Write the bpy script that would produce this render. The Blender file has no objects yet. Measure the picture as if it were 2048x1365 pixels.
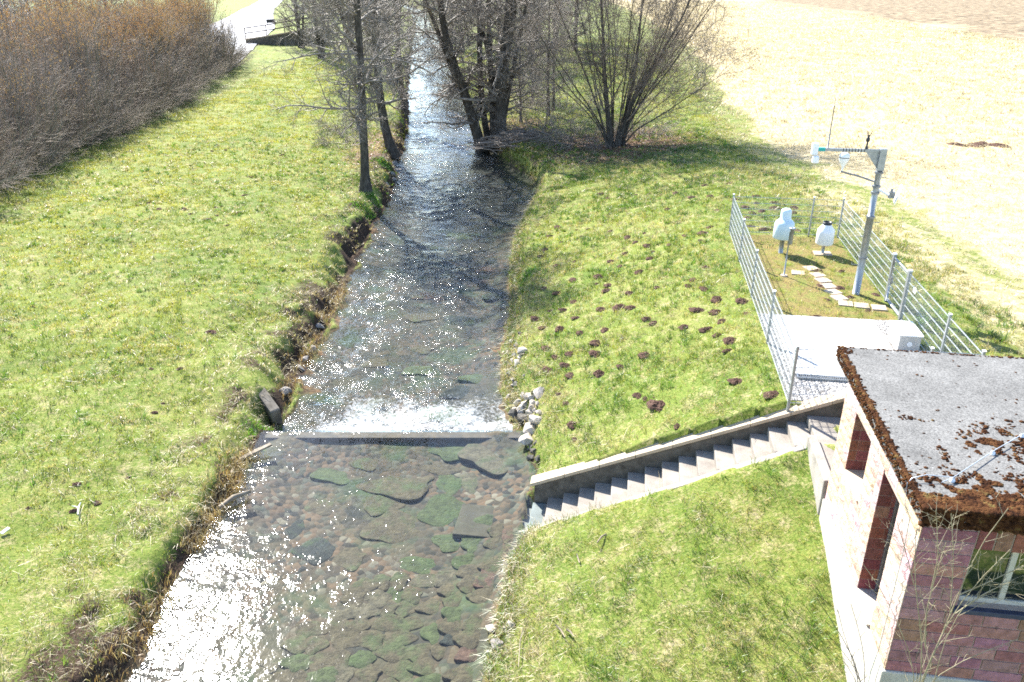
import bpy, bmesh, math, random
import numpy as np
from mathutils import Vector, Matrix
R = math.radians
scene = bpy.context.scene
COL = scene.collection

# ------------------------------------------------------------------ camera, sky, sun, exposure
CH = 10.9                       # camera height over the upstream water
PITCH = 24.5                    # degrees below the horizon
FPX = 1593.0                    # focal length in pixels of the 2048 wide photograph
cam = bpy.data.cameras.new("camera")
cam.sensor_width = 36.0
cam.lens = FPX / 2048 * 36
cam.clip_start = 0.1
cam.clip_end = 4000
camo = bpy.data.objects.new("camera", cam)
COL.objects.link(camo)
camo.location = (0, 0, CH)
camo.rotation_euler = (R(90 - PITCH), 0, 0)
scene.camera = camo

SUN_AZ, SUN_EL = -29.0, 41.0    # azimuth from +Y (negative = left), elevation
wd = bpy.data.worlds.new("World")
scene.world = wd
wd.use_nodes = True
wn = wd.node_tree
sky = wn.nodes.new("ShaderNodeTexSky")
sky.sky_type = 'NISHITA'
sky.sun_disc = False
sky.sun_elevation = R(SUN_EL)
sky.sun_rotation = R(SUN_AZ)
sky.air_density = 1.0
sky.dust_density = 0.4
sky.ozone_density = 2.5
bg = wn.nodes["Background"]
bg.inputs["Strength"].default_value = 0.115
wn.links.new(sky.outputs[0], bg.inputs[0])
sl = bpy.data.lights.new("sun", 'SUN')
sl.energy = 5.0
sl.angle = R(0.5)
sl.color = (1.0, 0.955, 0.88)
so = bpy.data.objects.new("sun", sl)
COL.objects.link(so)
sd = Vector((math.sin(R(SUN_AZ)) * math.cos(R(SUN_EL)), math.cos(R(SUN_AZ)) * math.cos(R(SUN_EL)), math.sin(R(SUN_EL))))
so.rotation_euler = sd.to_track_quat('Z', 'Y').to_euler()
so.location = sd * 60
vs = scene.view_settings
vs.view_transform = 'Standard'
vs.look = 'None'
vs.exposure = 1.88
vs.gamma = 1.0
vs.use_curve_mapping = False
scene.render.engine = 'CYCLES'
scene.cycles.max_bounces = 6
scene.cycles.diffuse_bounces = 3
scene.cycles.glossy_bounces = 3
scene.cycles.transmission_bounces = 4
scene.cycles.transparent_max_bounces = 8
scene.cycles.use_denoising = False
scene.cycles.filter_width = 1.7

# ------------------------------------------------------------------ survey helpers
_c, _s = math.cos(R(PITCH)), math.sin(R(PITCH))

def ray(px, py):
    a = (px - 1024) / FPX
    b = (py - 682.5) / FPX
    return (a, _c - b * _s, -_s - b * _c)

def at(px, py, z):
    d = ray(px, py)
    t = (z - CH) / d[2]
    return (d[0] * t, d[1] * t, z)

def at_y(px, py, y):
    d = ray(px, py)
    t = y / d[1]
    return (d[0] * t, y, CH + d[2] * t)

# station frame: origin at the front left fence post, turned 8.5 degrees
SA = R(8.5)
OX, OY = 5.68, 14.35
PADZ = 2.9
cA, sA = math.cos(SA), math.sin(SA)

def st(u, v, z=0.0):
    return (OX + u * cA + v * sA, OY - u * sA + v * cA, z)

def to_uv(x, y):
    dx, dy = x - OX, y - OY
    return dx * cA - dy * sA, dx * sA + dy * cA

def on_v(px, py, v):
    d = ray(px, py)
    t = (v + OX * sA + OY * cA) / (d[0] * sA + d[1] * cA)
    u = to_uv(d[0] * t, d[1] * t)[0]
    return (u, v, CH + d[2] * t)

# ------------------------------------------------------------------ value noise
def _hash(ix, iy, seed):
    n = (ix.astype(np.int64) * 374761393 + iy.astype(np.int64) * 668265263 + seed * 1274126177) & 0x7fffffff
    n = ((n ^ (n >> 13)) * 1274126177) & 0x7fffffff
    n = n ^ (n >> 16)
    return (n & 0xffff) / 65535.0

def vnoise(x, y, seed=0):
    x = np.asarray(x, float); y = np.asarray(y, float)
    ix, iy = np.floor(x), np.floor(y)
    fx, fy = x - ix, y - iy
    fx = fx * fx * (3 - 2 * fx); fy = fy * fy * (3 - 2 * fy)
    a = _hash(ix, iy, seed); b = _hash(ix + 1, iy, seed)
    c = _hash(ix, iy + 1, seed); d = _hash(ix + 1, iy + 1, seed)
    return (a * (1 - fx) + b * fx) * (1 - fy) + (c * (1 - fx) + d * fx) * fy

def fbm(x, y, seed=0, octv=3):
    s = 0; a = 0.5; f = 1.0
    for i in range(octv):
        s = s + a * vnoise(x * f, y * f, seed + i * 17); a *= 0.5; f *= 2.03
    return s / (1 - 0.5 ** octv)

def sstep(a, b, x):
    t = np.clip((x - a) / (b - a), 0, 1)
    return t * t * (3 - 2 * t)

# ------------------------------------------------------------------ the lie of the land
LE = np.array([(-6.9, 4), (-6.67, 9.92), (-6.5, 10.8), (-6.57, 12.9), (-6.4, 14.2), (-6.45, 16.6), (-6.2, 18.5), (-6.4, 19.9), (-6.44, 24.3),
               (-6.49, 28.9), (-6.81, 36.9), (-6.64, 44.6), (-7.55, 52.6), (-7.71, 59.5), (-9.18, 73.7), (-13.0, 106.3), (-19.8, 169.4), (-25.5, 225), (-40, 330), (-60, 420)])
RE = np.array([(-0.9, 4), (-0.54, 9.92), (-0.36, 11.2), (-0.14, 12.6), (0.17, 14.0), (0.46, 16.3), (0.21, 18.1), (0.01, 19.3), (-0.21, 21.7), (-0.04, 26.4),
               (0.08, 31.8), (0.26, 36.9), (1.45, 44.0), (1.2, 48.5), (-0.82, 55.0), (-2.58, 65.4), (-4.5, 83.4), (-8.44, 119), (-14.3, 169), (-20.9, 225), (-33, 330), (-52, 420)])

def left_edge(y):
    return np.interp(y, LE[:, 1], LE[:, 0])

def right_edge(y):
    return np.interp(y, RE[:, 1], RE[:, 0])

def water_level(y):
    return -0.3 * sstep(18.2, 18.55, y) - 0.25 * sstep(53, 62, y)

def stair_z(u):
    return np.clip(2.75 + (u - 0.35) * 0.494, -0.45, 2.75)

def terrain(x, y, fine=True):
    x = np.asarray(x, float); y = np.asarray(y, float)
    wl = water_level(y)
    rag = (fbm(x * 1.3, y * 1.3, 5, 3) - 0.5) * sstep(15, 20, y)
    lj = left_edge(y) + (fbm(y * 0.9, y * 0 + 3.3, 11, 4) - 0.5) * 1.0 - 0.12
    rj = right_edge(y) + (fbm(y * 0.8, y * 0 + 7.7, 23, 3) - 0.5) * 0.45 + 0.05
    dl = lj - x
    dr = x - rj
    # left meadow
    bh = np.interp(y, [14, 19, 26], [0.5, 0.52, 0.58]) + 0.3 * (fbm(x * 0.5, y * 0.5, 31, 2) - 0.5)
    hl = bh * sstep(0, 1, dl / (0.45 + 1.0 * fbm(x * 0.6, y * 0.6, 37, 2) * sstep(15, 19, y))) + 0.35 * sstep(0.4, 5, dl) + (-wl) * 0
    hl = hl + np.clip(y - 60, 0, 60) * 0.018 * sstep(2, 12, dl) - 0.0 * dl
    hl = hl + sstep(7, 30, dl) * 0.25
    hl = np.where(dl > 0, hl + wl * (1 - sstep(0, 0.6, dl)), 0)
    # right side
    u, v = to_uv(x, y)
    Ty = np.interp(y, [4, 6, 8.8, 11.5, 13.4], [0.3, 0.55, 1.2, 2.0, 2.62])
    Xs = np.interp(y, [4, 6, 8.8, 11.5, 13.4], [4.5, 4.75, 5.12, 5.4, 5.55])
    t = np.clip(dr / np.maximum(Xs - rj, 0.5), 0, 1.35)
    hs = 0.12 * sstep(0, 0.25, dr) + (Ty - 0.12) * t
    Tn = np.interp(y, [13, 25.6, 32, 40, 50, 62, 90, 150], [2.9, 2.9, 2.75, 2.25, 1.8, 1.9, 2.2, 2.6])
    Xn = np.interp(y, [13, 14.35, 26.6, 34, 45, 60, 90, 150, 300], [5.5, 5.68, 7.4, 9.0, 11.0, 13.0, 14, 10, 0])
    tn = np.clip(dr / np.maximum(Xn - rj, 0.5), 0, 1)
    bk = np.interp(y, [14, 20, 36, 44, 60], [0.35, 0.4, 0.45, 0.8, 0.7])
    hn = wl * (1 - sstep(0, 0.5, dr)) + bk * sstep(0, 0.5, dr) + (Tn - bk) * (1 - (1 - tn) ** 1.12)
    hn = hn + (2.75 - Tn) * sstep(0, 16, dr - (Xn - rj)) * sstep(26, 36, y)
    north = v > 0.07
    stair = (v <= 0.07) & (v > -1.12) & (u < 0.8)
    hr = np.where(north, hn, hs)
    hr = np.where(stair, np.minimum(stair_z(u) - 0.4, hs + 0.5), np.where(north, hr, np.minimum(hr, stair_z(u) - 0.05 + 9 * sstep(-1.25, -2.2, v))))
    pad = (u > -0.1) & (u < 3.75) & north & (v < 12.6)
    h = np.where(dl > 0, hl, np.where(dr > 0, hr, 0))
    # bed
    mid = np.clip(np.minimum(-dl, -dr), 0, None)
    bed = wl - 0.14 * sstep(0, 0.25, mid) - 0.26 * sstep(0.1, 1.6, mid) - 0.08 * (fbm(x * 0.8, y * 0.8, 41, 2) - 0.5)
    bed = bed + 0.24 * np.exp(-np.clip(18.1 - y, 0, 9) / 0.9) * (y < 18.25) * sstep(0.1, 0.8, mid)
    bed = bed + 0.14 * sstep(18.2, 18.5, y) * (1 - sstep(30, 45, y))
    h = np.where((dl <= 0) & (dr <= 0), bed, h)
    far = np.hypot(x, y)
    roll = 1.2 * (fbm(x * 0.012, y * 0.012, 77, 2) - 0.5) * sstep(90, 250, far)
    rise = 14 * sstep(260, 900, far) ** 1.2
    h = h + np.where((dl > 3) | (dr > 3), roll + rise, 0)
    if fine:
        land = np.clip(np.maximum(dl, dr), 0, 1)
        n = (fbm(x * 2.2, y * 2.2, 3, 3) - 0.5) * 0.11 + (fbm(x * 0.45, y * 0.45, 9, 2) - 0.5) * 0.16
        edge = np.exp(-((dl - 0.5) / 0.7) ** 2)
        n = n + edge * (fbm(x * 1.9, y * 1.9, 19, 3) - 0.5) * 0.5
        h = h + n * land * np.where(pad | stair, 0.0, 1.0)
    return h

def gz(x, y):
    return float(terrain(np.array([x]), np.array([y]))[0])

def ground_at(px, py):
    z = 1.0
    for i in range(14):
        x, y, _ = at(px, py, z)
        z = 0.5 * z + 0.5 * gz(x, y)
    x, y, _ = at(px, py, z)
    return x, y, gz(x, y)

# ------------------------------------------------------------------ mesh helpers
def mk(name, V, quads=None, tris=None, mat=None, smooth=False, parent=None, col=None, attrs=None, mats=None, midx=None):
    V = np.asarray(V, np.float32).reshape(-1, 3)
    q = np.asarray(quads if quads is not None else [], np.int32).reshape(-1, 4)
    t = np.asarray(tris if tris is not None else [], np.int32).reshape(-1, 3)
    me = bpy.data.meshes.new(name)
    me.vertices.add(len(V))
    me.vertices.foreach_set("co", V.ravel())
    nl = q.size + t.size
    me.loops.add(nl)
    me.loops.foreach_set("vertex_index", np.concatenate([q.ravel(), t.ravel()]).astype(np.int32))
    me.polygons.add(len(q) + len(t))
    ls = np.concatenate([np.arange(len(q)) * 4, q.size + np.arange(len(t)) * 3]).astype(np.int32)
    me.polygons.foreach_set("loop_start", ls)
    me.polygons.foreach_set("loop_total", np.concatenate([np.full(len(q), 4), np.full(len(t), 3)]).astype(np.int32))
    me.polygons.foreach_set("use_smooth", np.full(len(q) + len(t), bool(smooth)))
    if mats:
        for m in mats:
            me.materials.append(m)
        if midx is not None:
            me.polygons.foreach_set("material_index", np.asarray(midx, np.int32))
    elif mat:
        me.materials.append(mat)
    if col is not None:
        a = me.attributes.new("Col", 'FLOAT_COLOR', 'POINT')
        c4 = np.ones((len(V), 4), np.float32); c4[:, :3] = col
        a.data.foreach_set("color", c4.ravel())
    for k, w in (attrs or {}).items():
        a = me.attributes.new(k, 'FLOAT', 'POINT')
        a.data.foreach_set("value", np.asarray(w, np.float32).ravel())
    me.update(calc_edges=True)
    me.validate()
    o = bpy.data.objects.new(name, me)
    COL.objects.link(o)
    if parent:
        o.parent = parent
    return o

class MB:
    """collects shapes into one mesh"""
    def __init__(self):
        self.V = []; self.Q = []; self.T = []; self.n = 0; self.C = []
    def add(self, V, Q=None, T=None, c=None):
        V = np.asarray(V, float).reshape(-1, 3)
        if Q is not None and len(Q): self.Q.append(np.asarray(Q, int).reshape(-1, 4) + self.n)
        if T is not None and len(T): self.T.append(np.asarray(T, int).reshape(-1, 3) + self.n)
        self.V.append(V); self.n += len(V)
        self.C.append(np.tile(c if c is not None else (1, 1, 1), (len(V), 1)))
    def hexa(self, P, c=None):      # 8 corners: bottom ring 0-3, top ring 4-7
        self.add(P, [(3, 2, 1, 0), (4, 5, 6, 7), (0, 1, 5, 4), (1, 2, 6, 5), (2, 3, 7, 6), (3, 0, 4, 7)], None, c)
    def box(self, x0, x1, y0, y1, z0, z1, f=None, c=None):
        P = [(x0, y0, z0), (x1, y0, z0), (x1, y1, z0), (x0, y1, z0), (x0, y0, z1), (x1, y0, z1), (x1, y1, z1), (x0, y1, z1)]
        if f: P = [f(*p) for p in P]
        self.hexa(P, c)
    def tube(self, pts, r, s=8, cap=True, c=None):
        pts = np.asarray(pts, float)
        r = np.broadcast_to(np.asarray(r, float), (len(pts),))
        V, Q = tubes(pts[None], r[None], s)
        n0 = len(pts)
        T = []
        V = list(map(tuple, V))
        if cap:
            for k, idx in ((0, range(s)), (n0 - 1, range(s))):
                V.append(tuple(pts[k])); ci = len(V) - 1
                for j in range(s):
                    a, b = k * s + j, k * s + (j + 1) % s
                    T.append((ci, b, a) if k == 0 else (ci, a, b))
        self.add(V, Q, T, c)
    def lathe(self, prof, s=24, o=(0, 0, 0), c=None):
        V = []; Q = []
        for (r, z) in prof:
            for j in range(s):
                a = 2 * math.pi * j / s
                V.append((o[0] + r * math.cos(a), o[1] + r * math.sin(a), o[2] + z))
        for i in range(len(prof) - 1):
            for j in range(s):
                k = (j + 1) % s
                Q.append((i * s + j, i * s + k, (i + 1) * s + k, (i + 1) * s + j))
        self.add(V, Q, None, c)
    def build(self, name, mat, parent=None, smooth=False, bevel=0, color=False):
        V = np.concatenate(self.V)
        Q = np.concatenate(self.Q) if self.Q else None
        T = np.concatenate(self.T) if self.T else None
        o = mk(name, V, Q, T, mat, smooth, parent, col=np.concatenate(self.C) if color else None)
        if bevel:
            b = o.modifiers.new("bevel", 'BEVEL'); b.width = bevel; b.segments = 2; b.limit_method = 'ANGLE'; b.angle_limit = R(40)
        return o

def tubes(P, Rd, s):
    """P (B,n,3), Rd (B,n) -> vertices and quads of B open tubes with s sides"""
    B, n, _ = P.shape
    T = np.gradient(P, axis=1)
    T /= np.maximum(np.linalg.norm(T, axis=2, keepdims=True), 1e-9)
    mean = P[:, -1] - P[:, 0]
    mean /= np.maximum(np.linalg.norm(mean, axis=1, keepdims=True), 1e-9)
    ref = np.where(np.abs(mean[:, 2:3]) > 0.8, np.array([[1.0, 0.13, 0]]), np.array([[0.0, 0.1, 1.0]]))[:, None, :]
    U = np.cross(T, np.broadcast_to(ref, T.shape)); U /= np.maximum(np.linalg.norm(U, axis=2, keepdims=True), 1e-9)
    W = np.cross(T, U)
    a = np.arange(s) * 2 * math.pi / s
    V = P[:, :, None, :] + Rd[:, :, None, None] * (U[:, :, None, :] * np.cos(a)[None, None, :, None] + W[:, :, None, :] * np.sin(a)[None, None, :, None])
    base = (np.arange(B) * n * s)[:, None, None]
    i = np.arange(n - 1)[None, :, None] * s
    j = np.arange(s)[None, None, :]; k = (j + 1) % s
    Q = np.stack([base + i + j, base + i + s + j, base + i + s + k, base + i + k], axis=-1).reshape(-1, 4)
    return V.reshape(-1, 3), Q

def empty(name, loc, label=None, cat=None, group=None, rz=0):
    o = bpy.data.objects.new(name, None)
    COL.objects.link(o)
    o.location = loc
    o.rotation_euler = (0, 0, rz)
    o.empty_display_size = 0.2
    tag(o, label, cat, group)
    return o

def tag(o, label=None, cat=None, group=None, kind=None):
    if label: o["label"] = label
    if cat: o["category"] = cat
    if group: o["group"] = group
    if kind: o["kind"] = kind
    return o

def copy_tree(o, parent=None):
    c = o.copy()
    COL.objects.link(c)
    if parent: c.parent = parent
    for ch in list(o.children):
        copy_tree(ch, c)
    return c

# ------------------------------------------------------------------ materials
class NT:
    def __init__(self, name):
        self.m = bpy.data.materials.new(name)
        self.m.use_nodes = True
        self.t = self.m.node_tree
        self.t.nodes.clear()
        self.out = self.n("ShaderNodeOutputMaterial")
    def n(self, typ, **kw):
        x = self.t.nodes.new(typ)
        for k, v in kw.items(): setattr(x, k, v)
        return x
    def l(self, a, b): self.t.links.new(a, b)
    def val(self, node, **kw):
        for k, v in kw.items(): node.inputs[k.replace('_', ' ')].default_value = v
        return node
    def pos(self):
        return self.n("ShaderNodeNewGeometry").outputs["Position"]
    def obj(self):
        return self.n("ShaderNodeTexCoord").outputs["Object"]
    def noise(self, scale, detail=3, rough=0.55, vec=None, dist=0.0):
        x = self.n("ShaderNodeTexNoise")
        x.inputs["Scale"].default_value = scale; x.inputs["Detail"].default_value = detail; x.inputs["Roughness"].default_value = rough
        x.inputs["Distortion"].default_value = dist
        if vec is not None: self.l(vec, x.inputs["Vector"])
        return x.outputs["Fac"]
    def ramp(self, fac, stops):
        x = self.n("ShaderNodeValToRGB")
        e = x.color_ramp.elements
        while len(e) < len(stops): e.new(0.5)
        for i, (p, c) in enumerate(stops):
            e[i].position = p; e[i].color = (*c, 1) if len(c) == 3 else c
        self.l(fac, x.inputs[0])
        return x.outputs[0]
    def mapr(self, v, a, b, c=0, d=1):
        x = self.n("ShaderNodeMapRange"); x.inputs[1].default_value = a; x.inputs[2].default_value = b
        x.inputs[3].default_value = c; x.inputs[4].default_value = d
        self.l(v, x.inputs[0]); return x.outputs[0]
    def mix(self, f, a, b, mode='MIX'):
        x = self.n("ShaderNodeMix", data_type='RGBA', blend_type=mode)
        for s, i in ((f, 0), (a, 6), (b, 7)):
            if hasattr(s, 'is_linked') or hasattr(s, 'links'): self.l(s, x.inputs[i])
            elif i == 0: x.inputs[0].default_value = s
            else: x.inputs[i].default_value = (*s, 1)
        return x.outputs[2]
    def math(self, op, a, b=None):
        x = self.n("ShaderNodeMath", operation=op)
        for i, s in enumerate((a, b)):
            if s is None: continue
            if hasattr(s, 'links'): self.l(s, x.inputs[i])
            else: x.inputs[i].default_value = s
        return x.outputs[0]
    def attr(self, name):
        x = self.n("ShaderNodeAttribute"); x.attribute_name = name
        return x
    def bump(self, h, strength=0.3, dist=0.05, normal=None):
        x = self.n("ShaderNodeBump"); x.inputs["Strength"].default_value = strength; x.inputs["Distance"].default_value = dist
        self.l(h, x.inputs["Height"])
        if normal is not None: self.l(normal, x.inputs["Normal"])
        return x.outputs[0]
    def bsdf(self, color, rough=0.8, metal=0.0, spec=0.3, normal=None):
        b = self.n("ShaderNodeBsdfPrincipled")
        if hasattr(color, 'links'): self.l(color, b.inputs["Base Color"])
        else: b.inputs["Base Color"].default_value = (*color, 1)
        if hasattr(rough, 'links'): self.l(rough, b.inputs["Roughness"])
        else: b.inputs["Roughness"].default_value = rough
        b.inputs["Metallic"].default_value = metal
        b.inputs["Specular IOR Level"].default_value = spec
        if normal is not None: self.l(normal, b.inputs["Normal"])
        self.l(b.outputs[0], self.out.inputs[0])
        return b

def simple(name, c1, c2, scale=8, rough=0.8, metal=0.0, bump=0.2, bd=0.01, spec=0.3, detail=5, local=True):
    n = NT(name)
    v = n.obj() if local else n.pos()
    f = n.noise(scale, detail, 0.6, v)
    c = n.ramp(f, [(0.3, c1), (0.7, c2)])
    nb = n.bump(n.noise(scale * 4, 4, 0.65, v), bump, bd) if bump else None
    n.bsdf(c, rough, metal, spec, nb)
    return n.m

def m_ground():
    n = NT("ground")
    p = n.pos()
    n1 = n.noise(0.35, 4, 0.6, p); n2 = n.noise(2.6, 5, 0.65, p); n3 = n.noise(17, 4, 0.7, p); n4 = n.noise(55, 3, 0.7, p)
    mixn = n.math('ADD', n.math('MULTIPLY', n2, 0.5), n.math('MULTIPLY', n3, 0.5))
    green = n.ramp(n.math('ADD', n.math('MULTIPLY', n3, 0.6), n.math('MULTIPLY', n1, 0.4)), [(0.32, (0.055, 0.10, 0.016)), (0.47, (0.12, 0.165, 0.03)), (0.6, (0.205, 0.215, 0.055)), (0.74, (0.34, 0.29, 0.13))])
    straw = n.ramp(mixn, [(0.33, (0.14, 0.105, 0.045)), (0.5, (0.28, 0.235, 0.115)), (0.68, (0.40, 0.34, 0.19))])
    c = n.mix(n.mapr(n.math('ADD', n.math('MULTIPLY', n2, .6), n.math('MULTIPLY', n3, .4)), 0.50, 0.66), green, straw)
    soil = n.ramp(n3, [(0.35, (0.028, 0.018, 0.012)), (0.65, (0.11, 0.07, 0.045))])
    c = n.mix(n.mapr(n.noise(5.5, 4, 0.7, p), 0.66, 0.72), c, soil)
    # pale dry field
    fld = n.ramp(n.math('ADD', n.math('MULTIPLY', n2, 0.45), n.math('MULTIPLY', n3, 0.55)), [(0.32, (0.20, 0.155, 0.07)), (0.42, (0.36, 0.285, 0.15)), (0.54, (0.49, 0.405, 0.25)), (0.7, (0.56, 0.48, 0.32))])
    scuff = n.ramp(n.noise(0.9, 5, 0.7, p), [(0.62, (0, 0, 0)), (0.7, (1, 1, 1))])
    fld = n.mix(n.math('MULTIPLY', scuff, 0.35), fld, (0.2, 0.18, 0.08))
    fm = n.attr("field").outputs["Fac"]
    fm2 = n.mapr(n.math('ADD', fm, n.math('MULTIPLY', n.math('SUBTRACT', n2, 0.5), 0.7)), 0.35, 0.65)
    c = n.mix(fm2, c, fld)
    # heath strip far off
    hm = n.attr("heath").outputs["Fac"]
    heath = n.ramp(n.noise(0.6, 6, 0.75, p), [(0.4, (0.06, 0.045, 0.03)), (0.52, (0.24, 0.18, 0.11)), (0.68, (0.40, 0.33, 0.22))])
    c = n.mix(hm, c, heath)
    # leaf litter and bare soil
    lm = n.attr("litter").outputs["Fac"]
    vor = n.n("ShaderNodeTexVoronoi"); vor.inputs["Scale"].default_value = 22; n.l(p, vor.inputs["Vector"])
    sep = n.n("ShaderNodeSeparateColor"); n.l(vor.outputs["Color"], sep.inputs[0])
    lit = n.ramp(sep.outputs[0], [(0.0, (0.05, 0.03, 0.02)), (0.45, (0.15, 0.085, 0.05)), (0.8, (0.26, 0.17, 0.11)), (1.0, (0.36, 0.28, 0.2))])
    lm2 = n.mapr(n.math('ADD', lm, n.math('MULTIPLY', n.math('SUBTRACT', n2, 0.5), 1.1)), 0.4, 0.62)
    c = n.mix(lm2, c, lit)
    sm = n.attr("soil").outputs["Fac"]
    sm2 = n.mapr(n.math('ADD', sm, n.math('MULTIPLY', n.math('SUBTRACT', n3, 0.5), 0.9)), 0.42, 0.6)
    c = n.mix(sm2, c, n.ramp(n3, [(0.35, (0.018, 0.012, 0.009)), (0.6, (0.07, 0.045, 0.03)), (0.75, (0.13, 0.09, 0.06))]))
    # moss carpet inside the fence
    mm = n.attr("moss").outputs["Fac"]
    mo = n.ramp(n3, [(0.32, (0.13, 0.08, 0.05)), (0.48, (0.20, 0.15, 0.055)), (0.68, (0.22, 0.21, 0.06))])
    c = n.mix(n.math('MULTIPLY', mm, n.mapr(n2, 0.35, 0.55, 0.25, 1)), c, mo)
    # stream bed
    bm = n.attr("bed").outputs["Fac"]
    pm = n.n("ShaderNodeMapping"); n.l(p, pm.inputs[0])
    v1 = n.n("ShaderNodeTexVoronoi"); v1.inputs["Scale"].default_value = 7.5; n.l(pm.outputs[0], v1.inputs["Vector"])
    v2 = n.n("ShaderNodeTexVoronoi"); v2.inputs["Scale"].default_value = 2.3; n.l(pm.outputs[0], v2.inputs["Vector"])
    s1 = n.n("ShaderNodeSeparateColor"); n.l(v1.outputs["Color"], s1.inputs[0])
    s2 = n.n("ShaderNodeSeparateColor"); n.l(v2.outputs["Color"], s2.inputs[0])
    peb = n.ramp(s1.outputs[0], [(0.0, (0.03, 0.025, 0.017)), (0.35, (0.09, 0.057, 0.032)), (0.65, (0.15, 0.083, 0.043)), (0.85, (0.07, 0.062, 0.04)), (1.0, (0.20, 0.145, 0.09))])
    big = n.ramp(s2.outputs[1], [(0.0, (0.045, 0.038, 0.026)), (0.4, (0.085, 0.06, 0.034)), (0.75, (0.075, 0.068, 0.035)), (1.0, (0.12, 0.078, 0.043))])
    bedc = n.mix(n.mapr(n1, 0.42, 0.6), peb, big)
    dark = n.mapr(v1.outputs["Distance"], 0.02, 0.075, 1.0, 0.35)
    bedc = n.mix(1.0, bedc, n.n("ShaderNodeCombineColor").outputs[0], 'MIX') if False else bedc
    alg = n.mapr(n.noise(0.55, 3, 0.6, p), 0.56, 0.66)
    bedc = n.mix(n.math('MULTIPLY', alg, 0.55), bedc, (0.07, 0.092, 0.033))
    bedc = n.mix(n.math('MULTIPLY', n.attr('darkbed').outputs['Fac'], n.mapr(n2, .35, .6, .35, .9)), bedc, (0.022, 0.022, 0.018))  # bed colour goes darker beyond the weir, most in mid channel
    c = n.mix(bm, c, bedc)
    hb = n.math('ADD', n.math('MULTIPLY', n3, 0.7), n.math('MULTIPLY', n4, 0.3))
    hb = n.math('ADD', n.math('MULTIPLY', hb, n.math('SUBTRACT', 1.0, bm)), n.math('MULTIPLY', n.math('SUBTRACT', 1.0, v1.outputs["Distance"]), n.math('MULTIPLY', bm, 0.4)))
    n.bsdf(c, 0.9, 0, 0.12, n.bump(hb, 0.9, 0.06))
    return n.m

def m_grass(name="grass", trans=0.5):
    n = NT(name)
    c = n.attr("Col").outputs["Color"]
    d = n.n("ShaderNodeBsdfDiffuse"); n.l(c, d.inputs[0])
    t = n.n("ShaderNodeBsdfTranslucent"); n.l(n.mix(1.0, c, (1.0, 1.0, 0.62), 'MULTIPLY'), t.inputs[0])
    m = n.n("ShaderNodeMixShader"); m.inputs[0].default_value = trans
    n.l(d.outputs[0], m.inputs[1]); n.l(t.outputs[0], m.inputs[2])
    g = n.n("ShaderNodeBsdfGlossy"); g.inputs["Roughness"].default_value = 0.45; g.inputs[0].default_value = (1, 1, 1, 1)
    m2 = n.n("ShaderNodeMixShader"); m2.inputs[0].default_value = 0.05
    n.l(m.outputs[0], m2.inputs[1]); n.l(g.outputs[0], m2.inputs[2])
    n.l(m2.outputs[0], n.out.inputs[0])
    return n.m

def m_water():
    n = NT("water")
    p = n.pos()
    mp = n.n("ShaderNodeMapping"); mp.inputs["Scale"].default_value = (1.0, 0.8, 1.0); n.l(p, mp.inputs[0])
    rough = n.attr("chop").outputs["Fac"]
    b1 = n.noise(4.6, 3, 0.5, mp.outputs[0], 0.5)
    b2 = n.noise(19, 2, 0.5, mp.outputs[0], 0.3)
    h = n.math('ADD', n.math('MULTIPLY', b1, 1.0), n.math('MULTIPLY', b2, 0.22))
    h = n.math('MULTIPLY', h, n.math('ADD', 0.03, n.math('MULTIPLY', rough, 1.0)))
    nb = n.bump(h, 1.0, 0.17)
    geo = n.n("ShaderNodeNewGeometry")          # Schlick reflectance, the same from above and from below
    dp = n.n("ShaderNodeVectorMath", operation='DOT_PRODUCT'); n.l(geo.outputs["Incoming"], dp.inputs[0]); n.l(nb, dp.inputs[1])
    om = n.math('SUBTRACT', 1.0, n.math('MINIMUM', n.math('ABSOLUTE', dp.outputs["Value"]), 1.0))
    refl = n.math('ADD', 0.022, n.math('MULTIPLY', n.math('POWER', om, 5.0), 0.978))
    g = n.n("ShaderNodeBsdfGlossy"); g.inputs["Roughness"].default_value = 0.07; g.inputs[0].default_value = (1, 1, 1, 1); n.l(nb, g.inputs["Normal"])
    t = n.n("ShaderNodeBsdfTransparent"); t.inputs[0].default_value = (0.82, 0.92, 0.97, 1)
    m = n.n("ShaderNodeMixShader"); n.l(refl, m.inputs[0]); n.l(t.outputs[0], m.inputs[1]); n.l(g.outputs[0], m.inputs[2])
    fo = n.attr("foam").outputs["Fac"]
    fn = n.noise(9, 6, 0.75, mp.outputs[0], 0.8)
    fm = n.mapr(n.math('ADD', fo, n.math('SUBTRACT', fn, 0.5)), 0.42, 0.95, 0, 0.95)
    d = n.n("ShaderNodeBsdfDiffuse"); d.inputs[0].default_value = (0.85, 0.88, 0.9, 1)
    m2 = n.n("ShaderNodeMixShader"); n.l(fm, m2.inputs[0]); n.l(m.outputs[0], m2.inputs[1]); n.l(d.outputs[0], m2.inputs[2])
    n.l(m2.outputs[0], n.out.inputs[0])
    return n.m

def m_bark(name, c1, c2, c3):
    n = NT(name)
    p = n.obj()
    mp = n.n("ShaderNodeMapping"); mp.inputs["Scale"].default_value = (1, 1, 0.3); n.l(p, mp.inputs[0])
    f = n.noise(9, 5, 0.7, mp.outputs[0])
    c = n.ramp(f, [(0.35, c1), (0.55, c2), (0.72, c3)])
    n.bsdf(c, 0.85, 0, 0.25, n.bump(n.noise(24, 4, 0.7, mp.outputs[0]), 0.7, 0.03))
    return n.m

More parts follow.
